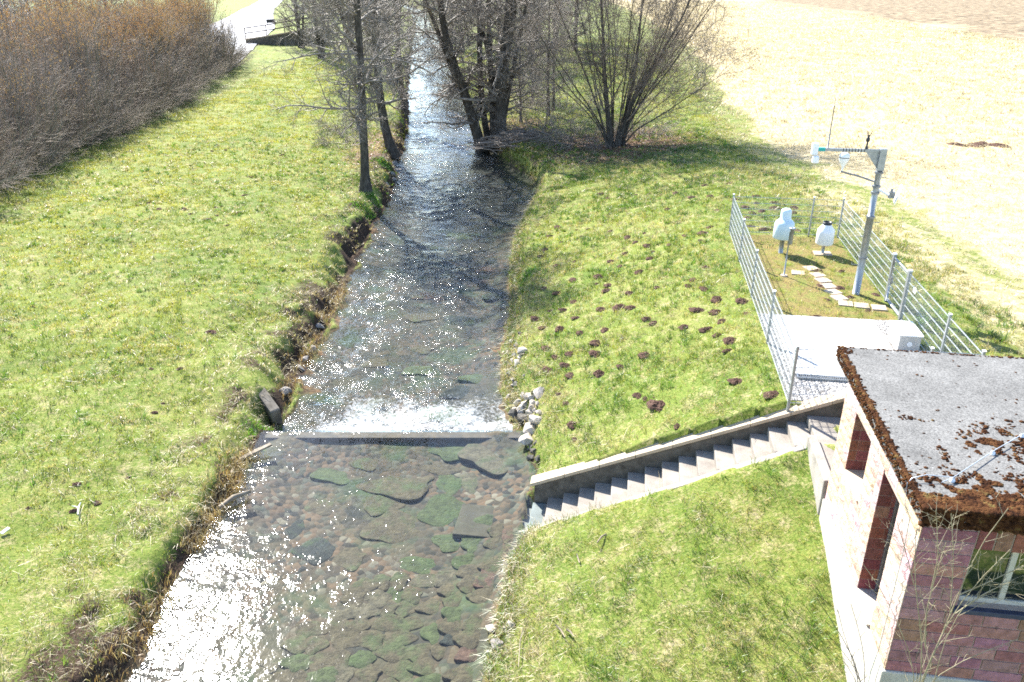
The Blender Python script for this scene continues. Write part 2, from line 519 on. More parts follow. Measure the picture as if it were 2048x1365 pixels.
def m_vcol(name, rough=0.85, bump=0.4, scale=30, bd=0.01, spots=None, spec=0.25):
    n = NT(name)
    c = n.attr("Col").outputs["Color"]
    p = n.obj()
    f = n.noise(scale * 0.4, 5, 0.65, p)
    k = n.ramp(f, [(0.25, (0.62, 0.60, 0.58)), (0.75, (1.25, 1.22, 1.2))])
    c = n.mix(1.0, c, k, 'MULTIPLY')
    if spots:
        s = n.mapr(n.noise(scale * 0.25, 5, 0.7, p), 0.6, 0.68)
        c = n.mix(n.math('MULTIPLY', s, 0.7), c, spots)
    n.bsdf(c, rough, 0, spec, n.bump(n.noise(scale, 5, 0.7, p), bump, bd))
    return n.m

def m_concrete(name, c1, c2, stain=(0.1, 0.09, 0.07), sc=3.0, stain_amt=0.5):
    n = NT(name)
    p = n.pos()
    c = n.ramp(n.noise(sc, 6, 0.65, p), [(0.3, c1), (0.7, c2)])
    c = n.mix(n.math('MULTIPLY', n.mapr(n.noise(sc * 0.6, 6, 0.75, p), 0.55, 0.75), stain_amt), c, stain)
    c = n.mix(0.35, c, n.ramp(n.noise(70, 3, 0.7, p), [(0.35, (0.05, 0.05, 0.05)), (0.65, (0.6, 0.6, 0.58))]), 'OVERLAY')
    n.bsdf(c, 0.9, 0, 0.2, n.bump(n.noise(60, 4, 0.7, p), 0.4, 0.01))
    return n.m

def m_gravel():
    n = NT("gravel")
    p = n.pos()
    v = n.n("ShaderNodeTexVoronoi"); v.inputs["Scale"].default_value = 26; n.l(p, v.inputs["Vector"])
    s = n.n("ShaderNodeSeparateColor"); n.l(v.outputs["Color"], s.inputs[0])
    c = n.ramp(s.outputs[0], [(0, (0.12, 0.11, 0.10)), (0.4, (0.30, 0.29, 0.28)), (0.75, (0.45, 0.43, 0.41)), (1, (0.6, 0.58, 0.55))])
    n.bsdf(c, 0.85, 0, 0.2, n.bump(n.math('SUBTRACT', 1.0, v.outputs["Distance"]), 1.0, 0.05))
    return n.m

M = {}
M['ground'] = m_ground()
M['grass'] = m_grass("grass", 0.5)
M['straw'] = m_grass("straw", 0.35)
M['water'] = m_water()
M['bark'] = m_bark("alder_bark", (0.032, 0.027, 0.021), (0.075, 0.064, 0.052), (0.15, 0.132, 0.108))
M['twig'] = simple("twig", (0.15, 0.13, 0.11), (0.29, 0.25, 0.21), 3, 0.6, 0, 0, spec=0.4)
M['bushtwig'] = simple("bush_twig", (0.15, 0.12, 0.095), (0.28, 0.22, 0.17), 3, 0.6, 0, 0, spec=0.4)
M['hazel'] = simple("hazel_shoot", (0.19, 0.15, 0.12), (0.36, 0.29, 0.225), 1.2, 0.7, 0, 0, spec=0.25)
M['hazelgrey'] = simple("hazel_stem", (0.085, 0.085, 0.06), (0.19, 0.19, 0.14), 1.2, 0.65, 0, 0, spec=0.3)
M['catkin'] = simple("catkin", (0.60, 0.33, 0.10), (0.75, 0.46, 0.16), 4, 0.8, 0, 0)
M['stone'] = m_vcol("stone", 0.85, 0.6, 22, 0.02, (0.10, 0.11, 0.04))
def _wet():
    n = NT("wet_stone"); p = n.pos()
    c = n.attr("Col").outputs["Color"]
    c = n.mix(1.0, c, n.ramp(n.noise(5, 6, .75, p), [(.3, (.5, .48, .45)), (.7, (1.5, 1.48, 1.4))]), 'MULTIPLY')
    c = n.mix(n.math('MULTIPLY', n.mapr(n.noise(1.6, 5, .7, p), .5, .64), .6), c, (.085, .10, .032))
    c = n.mix(n.math('MULTIPLY', n.mapr(n.noise(9, 5, .7, p), .56, .66), .6), c, (.05, .036, .022))
    n.bsdf(c, .85, 0, .15, n.bump(n.noise(14, 5, .7, p), .8, .05)); return n.m
M['wetstone'] = _wet()
M['sandstone'] = m_vcol("red_sandstone", 0.9, 0.9, 26, 0.03, (0.09, 0.05, 0.05))
M['mortar'] = simple("mortar", (0.34, 0.26, 0.21), (0.44, 0.35, 0.28), 12, 0.95)
M['plinth'] = m_concrete("plinth_concrete", (0.42, 0.39, 0.34), (0.55, 0.51, 0.45), (0.2, 0.17, 0.13))
M['concrete'] = m_concrete("concrete", (0.46, 0.45, 0.43), (0.58, 0.57, 0.54), (0.35, 0.33, 0.3), 1.6, 0.3)
M['coping'] = m_concrete("coping_concrete", (0.46, 0.37, 0.26), (0.58, 0.48, 0.36), (0.2, 0.15, 0.1), 4)
M['oldconcrete'] = m_concrete("old_concrete", (0.075, 0.065, 0.052), (0.19, 0.172, 0.145), (0.04, 0.034, 0.026), 4, 0.7)
M['steps'] = m_concrete("step_concrete", (0.21, 0.185, 0.16), (0.34, 0.31, 0.27), (0.12, 0.1, 0.08), 2.2)
def _roof():
    n = NT('roof_felt'); p = n.pos()
    c = n.ramp(n.noise(1.3, 6, .7, p), [(.3, (.10, .098, .093)), (.7, (.165, .162, .154))])
    g = n.ramp(n.noise(42, 3, .8, p), [(.3, (.35, .35, .35)), (.7, (1.75, 1.75, 1.75))])
    c = n.mix(1.0, c, g, 'MULTIPLY')
    c = n.mix(n.mapr(n.noise(9, 4, .6, p), .70, .74), c, (.36, .36, .35))
    n.bsdf(c, .9, 0, .2, n.bump(n.noise(70, 4, .7, p), .5, .01)); return n.m
M['roof'] = _roof() if True else m_concrete("roof_felt", (0.085, 0.085, 0.09), (0.17, 0.17, 0.175), (0.30, 0.3, 0.29), 1.3, 0.35)
M['gravel'] = m_gravel()
M['kerb'] = m_concrete('kerb_concrete', (0.24, 0.22, 0.19), (0.40, 0.37, 0.33), (0.1, 0.09, 0.07), 3, .6)
M['wetslab'] = m_concrete('wet_slab', (0.07, 0.05, 0.028), (0.125, 0.092, 0.054), (0.12, 0.12, 0.06), 3, .6)
M['soil'] = simple("molehill_soil", (0.085, 0.05, 0.038), (0.25, 0.155, 0.115), 14, 0.95, 0, 1.0, 0.05, 0.1)
M['galv'] = simple("galvanised_steel", (0.24, 0.265, 0.285), (0.36, 0.385, 0.405), 10, 0.45, 0.65, 0.05, 0.002, 0.5)
M['galvdark'] = simple("dull_steel", (0.17, 0.18, 0.19), (0.27, 0.28, 0.29), 10, 0.5, 0.6, 0.05, 0.002, 0.5)
M['wire'] = simple("fence_wire", (0.42, 0.45, 0.47), (0.55, 0.58, 0.6), 10, 0.4, 0.5, 0, spec=0.6)
M['white'] = simple("white_plastic", (0.76, 0.77, 0.77), (0.82, 0.82, 0.82), 5, 0.4, 0, 0.05, 0.002, 0.5)
M['paleblue'] = simple("pale_blue_paint", (0.50, 0.62, 0.66), (0.60, 0.71, 0.74), 5, 0.4, 0, 0.05, 0.002, 0.5)
M['black'] = simple("black_rubber", (0.02, 0.02, 0.022), (0.04, 0.04, 0.04), 8, 0.5, 0, 0, spec=0.4)
M['teal'] = simple("teal_tape", (0.02, 0.30, 0.27), (0.03, 0.40, 0.36), 8, 0.5, 0, 0)
M['slab'] = simple("paving_slab", (0.33, 0.26, 0.19), (0.46, 0.38, 0.30), 6, 0.9, 0, 0.4, 0.01, local=False)
M['wood'] = simple("weathered_wood", (0.14, 0.11, 0.08), (0.28, 0.24, 0.18), 6, 0.85)
M['darkwood'] = simple("dark_wood", (0.03, 0.026, 0.022), (0.09, 0.075, 0.06), 6, 0.85)
M['rail'] = simple("railing_wood", (0.06, 0.042, 0.033), (0.12, 0.09, 0.07), 6, 0.8)
M['sill'] = simple('weir_wood', (0.06, 0.038, 0.02), (0.14, 0.085, 0.045), 5, .8)
M['frame'] = simple("window_frame", (0.42, 0.39, 0.33), (0.52, 0.49, 0.42), 6, 0.5)
M['doordark'] = simple("dark_metal_door", (0.035, 0.032, 0.032), (0.06, 0.055, 0.052), 5, 0.4, 0.3, 0.05, 0.003, 0.5)
M['slate'] = simple("slate_sill", (0.03, 0.035, 0.06), (0.06, 0.065, 0.10), 8, 0.6)
M['paper'] = simple("white_paper", (0.75, 0.75, 0.73), (0.85, 0.85, 0.84), 5, 0.8)
M['roadtar'] = simple("pale_asphalt", (0.42, 0.42, 0.43), (0.52, 0.52, 0.53), 0.7, 0.9, local=False)
M['sapling'] = simple("sapling_bark", (0.20, 0.17, 0.10), (0.36, 0.31, 0.2), 5, 0.6, 0, 0.1, 0.003, 0.4)
def _moss():
    n = NT("roof_moss"); p = n.pos()
    c = n.ramp(n.noise(7, 5, 0.7, p), [(0.34, (0.02, 0.010, 0.007)), (0.48, (0.075, 0.032, 0.015)), (0.58, (0.125, 0.058, 0.024)), (0.70, (0.17, 0.14, 0.05))])
    n.bsdf(c, 0.95, 0, 0.05, n.bump(n.noise(60, 4, 0.75, p), 1.0, 0.03)); return n.m
M['moss'] = _moss()
def _bankmoss():
    n = NT("bank_moss"); p = n.pos()
    c = n.ramp(n.noise(7, 5, 0.7, p), [(0.34, (0.03, 0.035, 0.012)), (0.5, (0.12, 0.14, 0.025)), (0.68, (0.24, 0.25, 0.05))])
    n.bsdf(c, 0.95, 0, 0.05, n.bump(n.noise(50, 4, 0.75, p), 1.0, 0.03)); return n.m
M['bankmoss'] = _bankmoss()
def _glass():
    n = NT("window_glass")
    fr = n.n("ShaderNodeFresnel"); fr.inputs["IOR"].default_value = 1.5
    g = n.n("ShaderNodeBsdfGlossy"); g.inputs["Roughness"].default_value = 0.02; g.inputs[0].default_value = (.8, .85, .85, 1)
    t = n.n("ShaderNodeBsdfDiffuse"); t.inputs[0].default_value = (0.012, 0.014, 0.014, 1)
    m = n.n("ShaderNodeMixShader"); n.l(n.math('ADD', fr.outputs[0], 0.12), m.inputs[0]); n.l(t.outputs[0], m.inputs[1]); n.l(g.outputs[0], m.inputs[2])
    n.l(m.outputs[0], n.out.inputs[0]); return n.m
M['glass'] = _glass()

rng = np.random.default_rng(7)
rnd = random.Random(11)

# ------------------------------------------------------------------ ground sheet
def axis(a, b, step, lo, hi, g=1.09):
    m = list(np.arange(a, b + 1e-6, step))
    x, s = m[-1], step
    while x < hi: s *= g; x += s; m.append(x)
    x, s = m[0], step; left = []
    while x > lo: s *= g; x -= s; left.append(x)
    return np.array(left[::-1] + m)
gx = axis(-11, 11.5, 0.1, -1500, 1500, 1.07)
gy = axis(6.0, 44, 0.1, -60, 2200, 1.03)
GX, GY = np.meshgrid(gx, gy)
fx_, fy_ = GX.ravel(), GY.ravel()
gzv = terrain(fx_, fy_)
nx, ny = len(gx), len(gy)
ii = (np.arange(ny - 1)[:, None] * nx + np.arange(nx - 1)[None, :]).ravel()
gq = np.stack([ii, ii + 1, ii + 1 + nx, ii + nx], 1)
dlv = left_edge(fy_) - fx_
drv = fx_ - right_edge(fy_)
uu, vv = to_uv(fx_, fy_)
bedm = ((dlv < 0.05) & (drv < 0.05)).astype(float)
bedm = np.where(gzv > water_level(fy_) + 0.06, 0, bedm)
# dry field: right of a line running away from the fence, and everything behind the hedge
fieldx = np.interp(fy_, [0, 12, 20, 30, 38, 48, 60, 80, 120, 200, 400], [16, 15.5, 14.2, 14.6, 14.4, 14.8, 16.0, 19, 24, 30, 40])
fieldm = sstep(-1.2, 2.4, fx_ - fieldx + (fbm(fx_ * 0.3, fy_ * 0.3, 51, 3) - 0.5) * 3)
mow = 0.56 * sstep(11.0, 12.5, fx_) * (1 - fieldm) * sstep(8, 14, fy_) * (1 - sstep(30, 42, fy_))
fieldm = np.maximum(fieldm, mow)
fieldm = np.maximum(fieldm, sstep(-42, -50, fx_) * sstep(200, 120, fy_))
heath = sstep(-5, 5, fx_ - (74 + (fy_ - 127) * 0.113) + 14 * (fbm(fx_ * .05, fy_ * .05, 88, 2) - .5)) * sstep(60, 110, fy_)
bankw = np.exp(-((dlv - 1.0) / 1.1) ** 2) * (dlv > 0) * sstep(.36, .6, fbm(fx_ * .9, fy_ * .9, 233, 3))
litter = .0 * fx_ + np.exp(-(((fx_ - 6.5) / 5.2) ** 2 + ((fy_ - 50.5) / 5.5) ** 2)) * (drv > 0.3) * 1.25
litter += np.exp(-(((fx_ + 9.0) / 2.2) ** 2 + ((fy_ - 54) / 10) ** 2)) * (dlv > 0.1) * 0.8
litter += np.exp(-(((fx_ + 1) / 4.5) ** 2 + ((fy_ - 60) / 6) ** 2)) * (drv > 0.1) * 0.9
hedge_x = np.interp(fy_, [30, 44, 53, 69, 94, 101], [-26.2, -26.3, -26.6, -28.4, -32.3, -33.5])
litter += sstep(-0.4, -1.6, fx_ - hedge_x) * (fx_ > -46) * (fy_ > 25) * (fy_ < 101)
soilm = np.exp(-((dlv - 0.22) / 0.3) ** 2) * (0.75 + 0.5 * (fbm(fx_, fy_, 61, 2) - 0.5)) * (dlv > -0.1)
soilm += .62 * bankw
soilm += np.exp(-((drv - 0.1) / 0.22) ** 2) * 0.6 * (drv > -0.1)
insidef = ((uu > 0.05) & (uu < 3.5) & (vv > 4.9) & (vv < 12.3)).astype(float)
ground = mk("ground", np.stack([fx_, fy_, gzv], 1), gq, None, M['ground'], True,
            attrs=dict(field=fieldm, heath=heath, litter=np.clip(litter, 0, 1), soil=np.clip(soilm, 0, 1), bed=bedm, moss=insidef, darkbed=np.clip(sstep(18.3, 19, fy_) * np.clip(np.minimum(-dlv, -drv) / 1.6 + .25, 0, 1) * (.45 + .55 * sstep(30, 42, fy_)) * (.5 + .5 * sstep(-5.5, -3, fx_ - 0)), 0, 1)))
tag(ground, kind='structure')

# ------------------------------------------------------------------ stream
wy = np.concatenate([np.arange(5, 18, 0.065), np.arange(18, 34, 0.055), np.arange(34, 75, 0.11), np.arange(75, 240, 0.5), np.arange(240, 420, 4)])
ncol = 120
S = np.linspace(0, 1, ncol)
L0, R0 = left_edge(wy) - 0.55, right_edge(wy) + 0.45
WX = L0[:, None] * (1 - S) + R0[:, None] * S
WY = np.repeat(wy[:, None], ncol, 1)
wr = np.random.default_rng(3)
amp_big = np.interp(wy, [5, 16, 18.2, 18.6, 19.4, 22, 27, 36, 44, 50, 60, 75, 240], [0.022, 0.024, 0.024, 0.22, 0.28, 0.28, 0.21, 0.15, 0.16, 0.20, 0.21, 0.15, 0.14])[:, None]
h1 = np.zeros_like(WX); h2 = np.zeros_like(WX)
for k in range(46):
    lam = 0.28 * (5.5 ** wr.random())
    th = R(90) + wr.normal(0, 0.75)
    kx, ky = math.cos(th) * 2 * math.pi / lam, math.sin(th) * 2 * math.pi / lam
    ph = wr.random() * 6.283
    warp = 0.6 * vnoise(WX * 0.7, WY * 0.7, 100 + k)
    w_ = np.sin(kx * WX + ky * WY + ph + warp * 3)
    h1 += w_ * lam / (2 * math.pi) / math.sqrt(46) * 1.41
far_fade = np.interp(wy, [0, 60, 100, 240], [1, 1, 0.8, 0.5])[:, None]
chopmod = np.clip((fbm(WX * 0.9, WY * 0.55, 71, 3) - 0.28) * 2.6, 0.2, 1.8)
WZ = water_level(WY) + h1 * amp_big * far_fade * chopmod * (1 - .45 * sstep(-4.2, -0.5, WX) * sstep(19.5, 22, WY))
nearR = np.clip((right_edge(WY) - WX) / 2.2, 0, 1); nearL = np.clip((WX - left_edge(WY)) / 1.0, 0, 1)
chop = np.interp(wy, [5, 15, 18.0, 18.5, 21, 26, 34, 42, 50, 60, 75, 240], [0.085, 0.10, 0.13, 1.0, 0.8, 0.55, 0.38, 0.42, 0.65, 0.65, 0.5, 0.5])[:, None] * chopmod
chop = chop * (0.45 + 0.55 * nearR)
foam = np.interp(wy, [17.9, 18.22, 18.5, 19.0, 19.8, 21.5, 25], [0, 0.12, 0.78, 0.64, 0.50, 0.32, 0.08])[:, None] * np.clip(0.55 + 1.1 * (fbm(WX * 0.8, WY * 0.5, 93, 3) - 0.3), 0.2, 1.15)
foam += np.interp(wy, [48, 51, 57, 63, 70], [0, 0.2, 0.26, 0.15, 0])[:, None] * np.clip(fbm(WX * 0.5, WY * 0.25, 91, 3) * 1.6 - 0.2, 0, 1)
ir, ic = len(wy), ncol
jj = (np.arange(ir - 1)[:, None] * ic + np.arange(ic - 1)[None, :]).ravel()
wq = np.stack([jj, jj + 1, jj + 1 + ic, jj + ic], 1)
water = mk("water", np.stack([WX, WY, WZ], -1).reshape(-1, 3), wq, None, M['water'], True, attrs=dict(chop=chop, foam=foam))
tag(water, kind='structure')

# ------------------------------------------------------------------ weir sill and abutment
wb = MB()
P = [(left_edge(18.2) - 0.3, 17.98), (0.5, 17.98), (0.5, 18.22), (left_edge(18.2) - 0.3, 18.22)]
n_ = 1
for i in range(n_):
    xa = P[0][0] + (P[1][0] - P[0][0]) * i / n_; xb = P[0][0] + (P[1][0] - P[0][0]) * (i + 1) / n_ - 0.012
    dz = rnd.uniform(-0.02, 0.0)
    wb.box(xa, xb, 17.95 + rnd.uniform(-.02, .02), 18.24 + rnd.uniform(-.02, .02), -0.6, -0.06 + dz)
tag(wb.build("weir_sill", M['sill'], None, False, 0.015), "low brown sill of the weir lying across the stream under thin water", "weir")

# ------------------------------------------------------------------ rocks
def rock_mesh(name, seed, mat, flat=0.6, color=(0.4, 0.37, 0.33), cuts=13, sub=3):
    r = random.Random(seed)
    bm = bmesh.new()
    for i in range(13):
        d = Vector((r.gauss(0, 1), r.gauss(0, 1), r.gauss(0, 0.9))).normalized()
        bm.verts.new((d.x * r.uniform(.8, 1.1), d.y * r.uniform(.7, 1.05), d.z * flat * r.uniform(.85, 1.1)))
    res = bmesh.ops.convex_hull(bm, input=bm.verts[:])
    bmesh.ops.delete(bm, geom=[v for v in bm.verts if not v.link_faces], context='VERTS')
    bmesh.ops.bevel(bm, geom=bm.edges[:], offset=0.045, segments=1, affect='EDGES')
    bmesh.ops.triangulate(bm, faces=bm.faces[:])
    bmesh.ops.subdivide_edges(bm, edges=[e for e in bm.edges if e.calc_length() > .35], cuts=1)
    bmesh.ops.triangulate(bm, faces=bm.faces[:])
    for v in bm.verts: v.co += Vector((r.gauss(0, 1), r.gauss(0, 1), r.gauss(0, 1))) * 0.018
    bm.verts.index_update()
    V = np.array([v.co[:] for v in bm.verts])
    T = np.array([[v.index for v in f.verts] for f in bm.faces])
    bm.free()
    o = mk(name, V, None, T, mat, False, None, col=np.tile(np.array(color), (len(V), 1)))
    return o

ROCK_COL = dict(pale=(0.44, 0.40, 0.35), grey=(0.27, 0.25, 0.23), dark=(0.10, 0.095, 0.085), mossy=(0.20, 0.19, 0.08), red=(0.24, 0.13, 0.09))
_rockvar = {}
def rock(px, py, wpx, kind, label, group=None, zoff=0.0, flat=0.6, water=False):
    x, y, z = ground_at(px, py)
    if water: x, y, z = at(px, py, float(water_level(np.array([py * 0 + at(px, py, 0)[1]]))[0]))
    zc = y * _c + (CH - z) * _s
    s = wpx / FPX * zc * 0.5 * 1.5
    key = (kind, rnd.randrange(4))
    if key not in _rockvar:
        _rockvar[key] = rock_mesh("bank_rock", key[1] * 31 + len(kind) * 7, M['stone'], 0.72, ROCK_COL[kind])
        o = _rockvar[key]
    else:
        o = _rockvar[key].copy(); COL.objects.link(o)
    o.location = (x, y, z + s * 0.25 + zoff)
    o.scale = (s, s * rnd.uniform(0.75, 1.1), s * flat / 0.72 * rnd.uniform(.85, 1.1))
    o.rotation_euler = (rnd.uniform(-.25, .25), rnd.uniform(-.25, .25), rnd.uniform(0, 6.28))
    tag(o, label, "rock", group)
    return o

def rock_at(x, y, s, kind, label, group):
    key = (kind, rnd.randrange(4))
    if key not in _rockvar:
        _rockvar[key] = rock_mesh("bank_rock", key[1] * 31 + len(kind) * 7, M['stone'], 0.72, ROCK_COL[kind]); o = _rockvar[key]
    else:
        o = _rockvar[key].copy(); COL.objects.link(o)
    o.location = (x, y, gz(x, y) + s * .2); o.scale = (s, s * rnd.uniform(.7, 1.1), s * rnd.uniform(.6, .9)); o.rotation_euler = (rnd.uniform(-.3, .3), rnd.uniform(-.3, .3), rnd.uniform(0, 6.28))
    tag(o, label, "rock", group)
G = "riprap rocks on the right bank by the weir"
def z3(x, y): return 1000 + x * .1905, 640 + y * .1905
for (x, y, w) in [(235, 350, 95), (165, 385, 70), (135, 435, 70), (185, 460, 95), (205, 412, 50)]:
    rock(*z3(x, y), w * .1905 * 1.1, 'pale', "pale angular rock in the small upper cluster on the right bank beyond the weir", G)
for (x, y, w) in [(110, 570, 60), (170, 680, 60), (140, 640, 50)]:
    rock(*z3(x, y), w * .1905 * 1.1, 'grey', "small grey rock at the right water edge between the two rock clusters", G)
for (x, y, w) in [(240, 810, 70), (300, 825, 95), (420, 790, 130), (205, 880, 90), (270, 890, 70), (240, 955, 120), (150, 970, 80), (340, 830, 80), (420, 985, 70), (320, 1000, 90), (350, 880, 70)]:
    rock(*z3(x, y), w * .1905 * 1.15, 'pale', "pale grey angular rock in the lower cluster beside the weir foam", G)
for (x, y, w) in [(340, 930, 90), (375, 970, 70), (390, 900, 60)]:
    rock(*z3(x, y), w * .1905 * 1.1, 'grey', "mid grey rock wedged in the lower cluster below the grass", G)
for (x, y, w) in [(160, 1010, 140), (260, 1060, 150), (215, 1085, 120)]:
    rock(*z3(x, y), w * .1905, 'dark', "dark wet rock at the water edge right beside the weir crest", G)
for i in range(30):
    yq = rnd.uniform(18.7, 24.0); xq = float(right_edge(np.array([yq]))[0]) + rnd.uniform(-.12, .45) - .0
    rock_at(xq, yq, rnd.uniform(.07, .17), rnd.choice(['grey', 'grey', 'pale', 'mossy', 'dark']), "small angular stone strewn along the right water edge beyond the weir", G)
rock(*z3(385, 1085), 160 * .1905, 'pale', "broad pale rock just above the two big white rocks by the weir", G)
for (x, y, w) in [(365, 770, 80), (170, 820, 100), (130, 930, 90)]:
    rock(*z3(x, y), w * .1905, 'mossy', "mossy yellow green rock at the head of the lower rock cluster", G)
o = rock(*z3(325, 1190), 155 * .1905, 'pale', "big pale flat rock, upper of the two large ones between weir and stair wall", G, 0.05)
o = rock(*z3(285, 1300), 150 * .1905, 'pale', "big pale flat rock, lower of the two large ones touching the pool", G, 0.05)
rock(*z3(365, 1290), 60 * .1905, 'dark', "small dark stone behind the lower big pale rock", G)
rock(*z3(310, 1345), 80 * .1905, 'dark', "dark stone at the foot of the lower big pale rock", G)
for (x, y) in [(1068, 905), (1075, 920), (1062, 918)]:
    rock(x, y, 16, 'dark', "small dark wet stone between the big pale rocks and the stair wall", G)
G2 = "rocks on the near right bank at the bottom edge"
def z4(x, y): return 950 + x * .2674, 1000 + y * .2674
for (x, y, w, k, l) in [(118, 985, 75, 'pale', "upright pale stone at the corner of the near right bank"), (165, 945, 42, 'red', "small reddish stone on top of the near right bank corner"),
                        (260, 955, 60, 'pale', "rounded pale stone beside the dark hollow in the near right bank"), (215, 975, 45, 'grey', "small grey stone beside the dark hollow in the near right bank"),
                        (170, 1105, 95, 'grey', "flat grey stone overhanging the water at the near right bank"), (200, 1000, 60, 'mossy', "mossy stone in the near right bank above the flat grey one"),
                        (125, 1060, 70, 'mossy', "mossy boulder at the waterline of the near right bank")]:
    rock(*z4(x, y), w * .2674 * 1.1, k, l, G2)
rock(567, 789, 24, 'grey', "grey stone with bright edge on the left bank beyond the old concrete block", None, 0.05)
for (x, y) in [(612, 722), (604, 738), (627, 700), (575, 783), (640, 655)]:
    rock(x, y, 17, 'grey', "small grey stone lodged under the left bank edge upstream of the foam", "stones under the left bank edge")
for (x, y) in [(792, 330), (798, 345), (785, 350), (777, 372), (786, 362), (790, 318)]:
    rock(x, y, 13, 'grey', "grey bank stone at the water edge right of the nearest left bank tree trunk", "stones below the nearest left tree")

# old concrete block on the left bank beside the weir
cb = empty("concrete_block", (0, 0, 0), "old dark concrete block slanting out of the left bank beside the weir", "block")
bx, by = -6.75, 19.35
bmb = MB()
bmb.box(-0.55, 0.55, -0.14, 0.14, -0.55, 0.22)
o = bmb.build("block_body", M['oldconcrete'], cb, False, 0.05)
cb.location = (bx, by, 0.15); cb.rotation_euler = (R(8), R(14), R(-52))
o["label"] = "dark stained concrete face"
# drift wood plank lying at the left water edge
pk = MB(); pk.box(-0.42, 0.42, -0.06, 0.06, -0.025, 0.025)
o = pk.build("driftwood_plank", M['wood'], None, False, 0.01)
x, y, z = at(515, 905, 0.1); o.location = (x - 0.05, y, 0.12); o.rotation_euler = (0, R(-8), R(38)); tag(o, "grey driftwood plank lying at the left water edge before the weir", "driftwood")
pk = MB(); pk.tube([(-0.4, 0, 0), (0, 0.05, 0.03), (0.4, 0, 0)], [0.04, 0.06, 0.035], 8)
o = pk.build("driftwood_log", M['wood'], None, True)
x, y, z = at(470, 1000, 0.1); o.location = (x, y, 0.12); o.rotation_euler = (0, 0, R(50)); tag(o, "short pale log among the dry reeds on the left water edge", "driftwood")

# ------------------------------------------------------------------ stones lying on the stream bed
def slab_mesh(name, seed, color, rough=0.09, sides=8):
    r = random.Random(seed)
    bm = bmesh.new()
    bmesh.ops.create_icosphere(bm, subdivisions=4, radius=1.0)
    k1, k2, k3 = r.uniform(0, 6.28), r.uniform(0, 6.28), r.uniform(0, 6.28)
    V = []
    for v in bm.verts:
        a = math.atan2(v.co.y, v.co.x); q = math.hypot(v.co.x, v.co.y)
        sq = (abs(math.cos(a + k3)) ** 5 + abs(math.sin(a + k3)) ** 5) ** -0.2
        out = sq * (1 + 0.09 * math.sin(2 * a + k1) + 0.07 * math.sin(3 * a + k2) + 0.04 * math.sin(7 * a + k1))
        qq = min(1.0, q ** 0.75) * out
        z = math.copysign(abs(v.co.z) ** 0.45, v.co.z) * 0.5
        n_ = float(fbm(np.array(v.co.x * 2.3 + seed), np.array(v.co.y * 2.3), seed, 3)) - .5
        z = z * 6 if z < 0 else z + n_ * 0.5
        V.append((qq * math.cos(a), qq * math.sin(a), z))
    bm.verts.index_update()
    T = np.array([[v.index for v in f.verts] for f in bm.faces])
    V = np.array(V)
    bm.free()
    return mk(name, V, None, T, M['wetstone'], True, None, col=np.tile(np.array(color), (len(V), 1)))

bedcol = dict(brown=(0.098, 0.068, 0.036), green=(0.078, 0.078, 0.03), dark=(0.04, 0.036, 0.026), red=(0.115, 0.06, 0.038), pale=(0.118, 0.086, 0.049))
_bv = {}
def bedstone(x, y, sx, sy, rz, kind, label, group, lift=0.0, hz=0.12):
    key = (kind, rnd.randrange(3))
    if key not in _bv:
        _bv[key] = slab_mesh("bed_stone", len(_bv) * 13 + 5, bedcol[kind])
        o = _bv[key]
    else:
        o = _bv[key].copy(); COL.objects.link(o)
    o.location = (x, y, gz(x, y) + lift)
    o.scale = (sx, sy, hz); o.rotation_euler = (rnd.uniform(-.04, .04), rnd.uniform(-.04, .04), rz)
    tag(o, label, "stone", group)
    return o
GB = "cobbles paving the stream bed in the foreground"
yy = 9.5
row = 0
while yy < 13.3:
    xr = float(right_edge(np.array([yy]))[0]) - 0.35
    xx = xr
    while xx > xr - 4.4 + 0.45 * (yy - 9.5):
        w = rnd.uniform(0.17, 0.30)
        kind = rnd.choices(['brown', 'green', 'pale', 'red'], [9, 1, 1.2, 1.2 if xx > xr - 1.0 else 0])[0]
        if rnd.random() < 0.93:
            bedstone(xx, yy + rnd.uniform(-.06, .06) - 0.1 * (xr - xx), w * 1.06, rnd.uniform(.19, .225), rnd.uniform(-.25, .25) - 0.1, kind,
                     {'brown': "brown cobble in the rows of bed paving under the near pool", 'green': "green algae covered cobble in the rows of bed paving under the near pool",
                      'pale': "pale sandy cobble in the rows of bed paving under the near pool", 'red': "reddish cobble in the bed paving near the right bank"}[kind], GB, -0.005, rnd.uniform(.05, .08))
        xx -= w * 2 - rnd.uniform(0.0, 0.05)
    yy += rnd.uniform(0.37, 0.41)
    row += 1
GS = "large flat slabs on the stream bed before the weir"
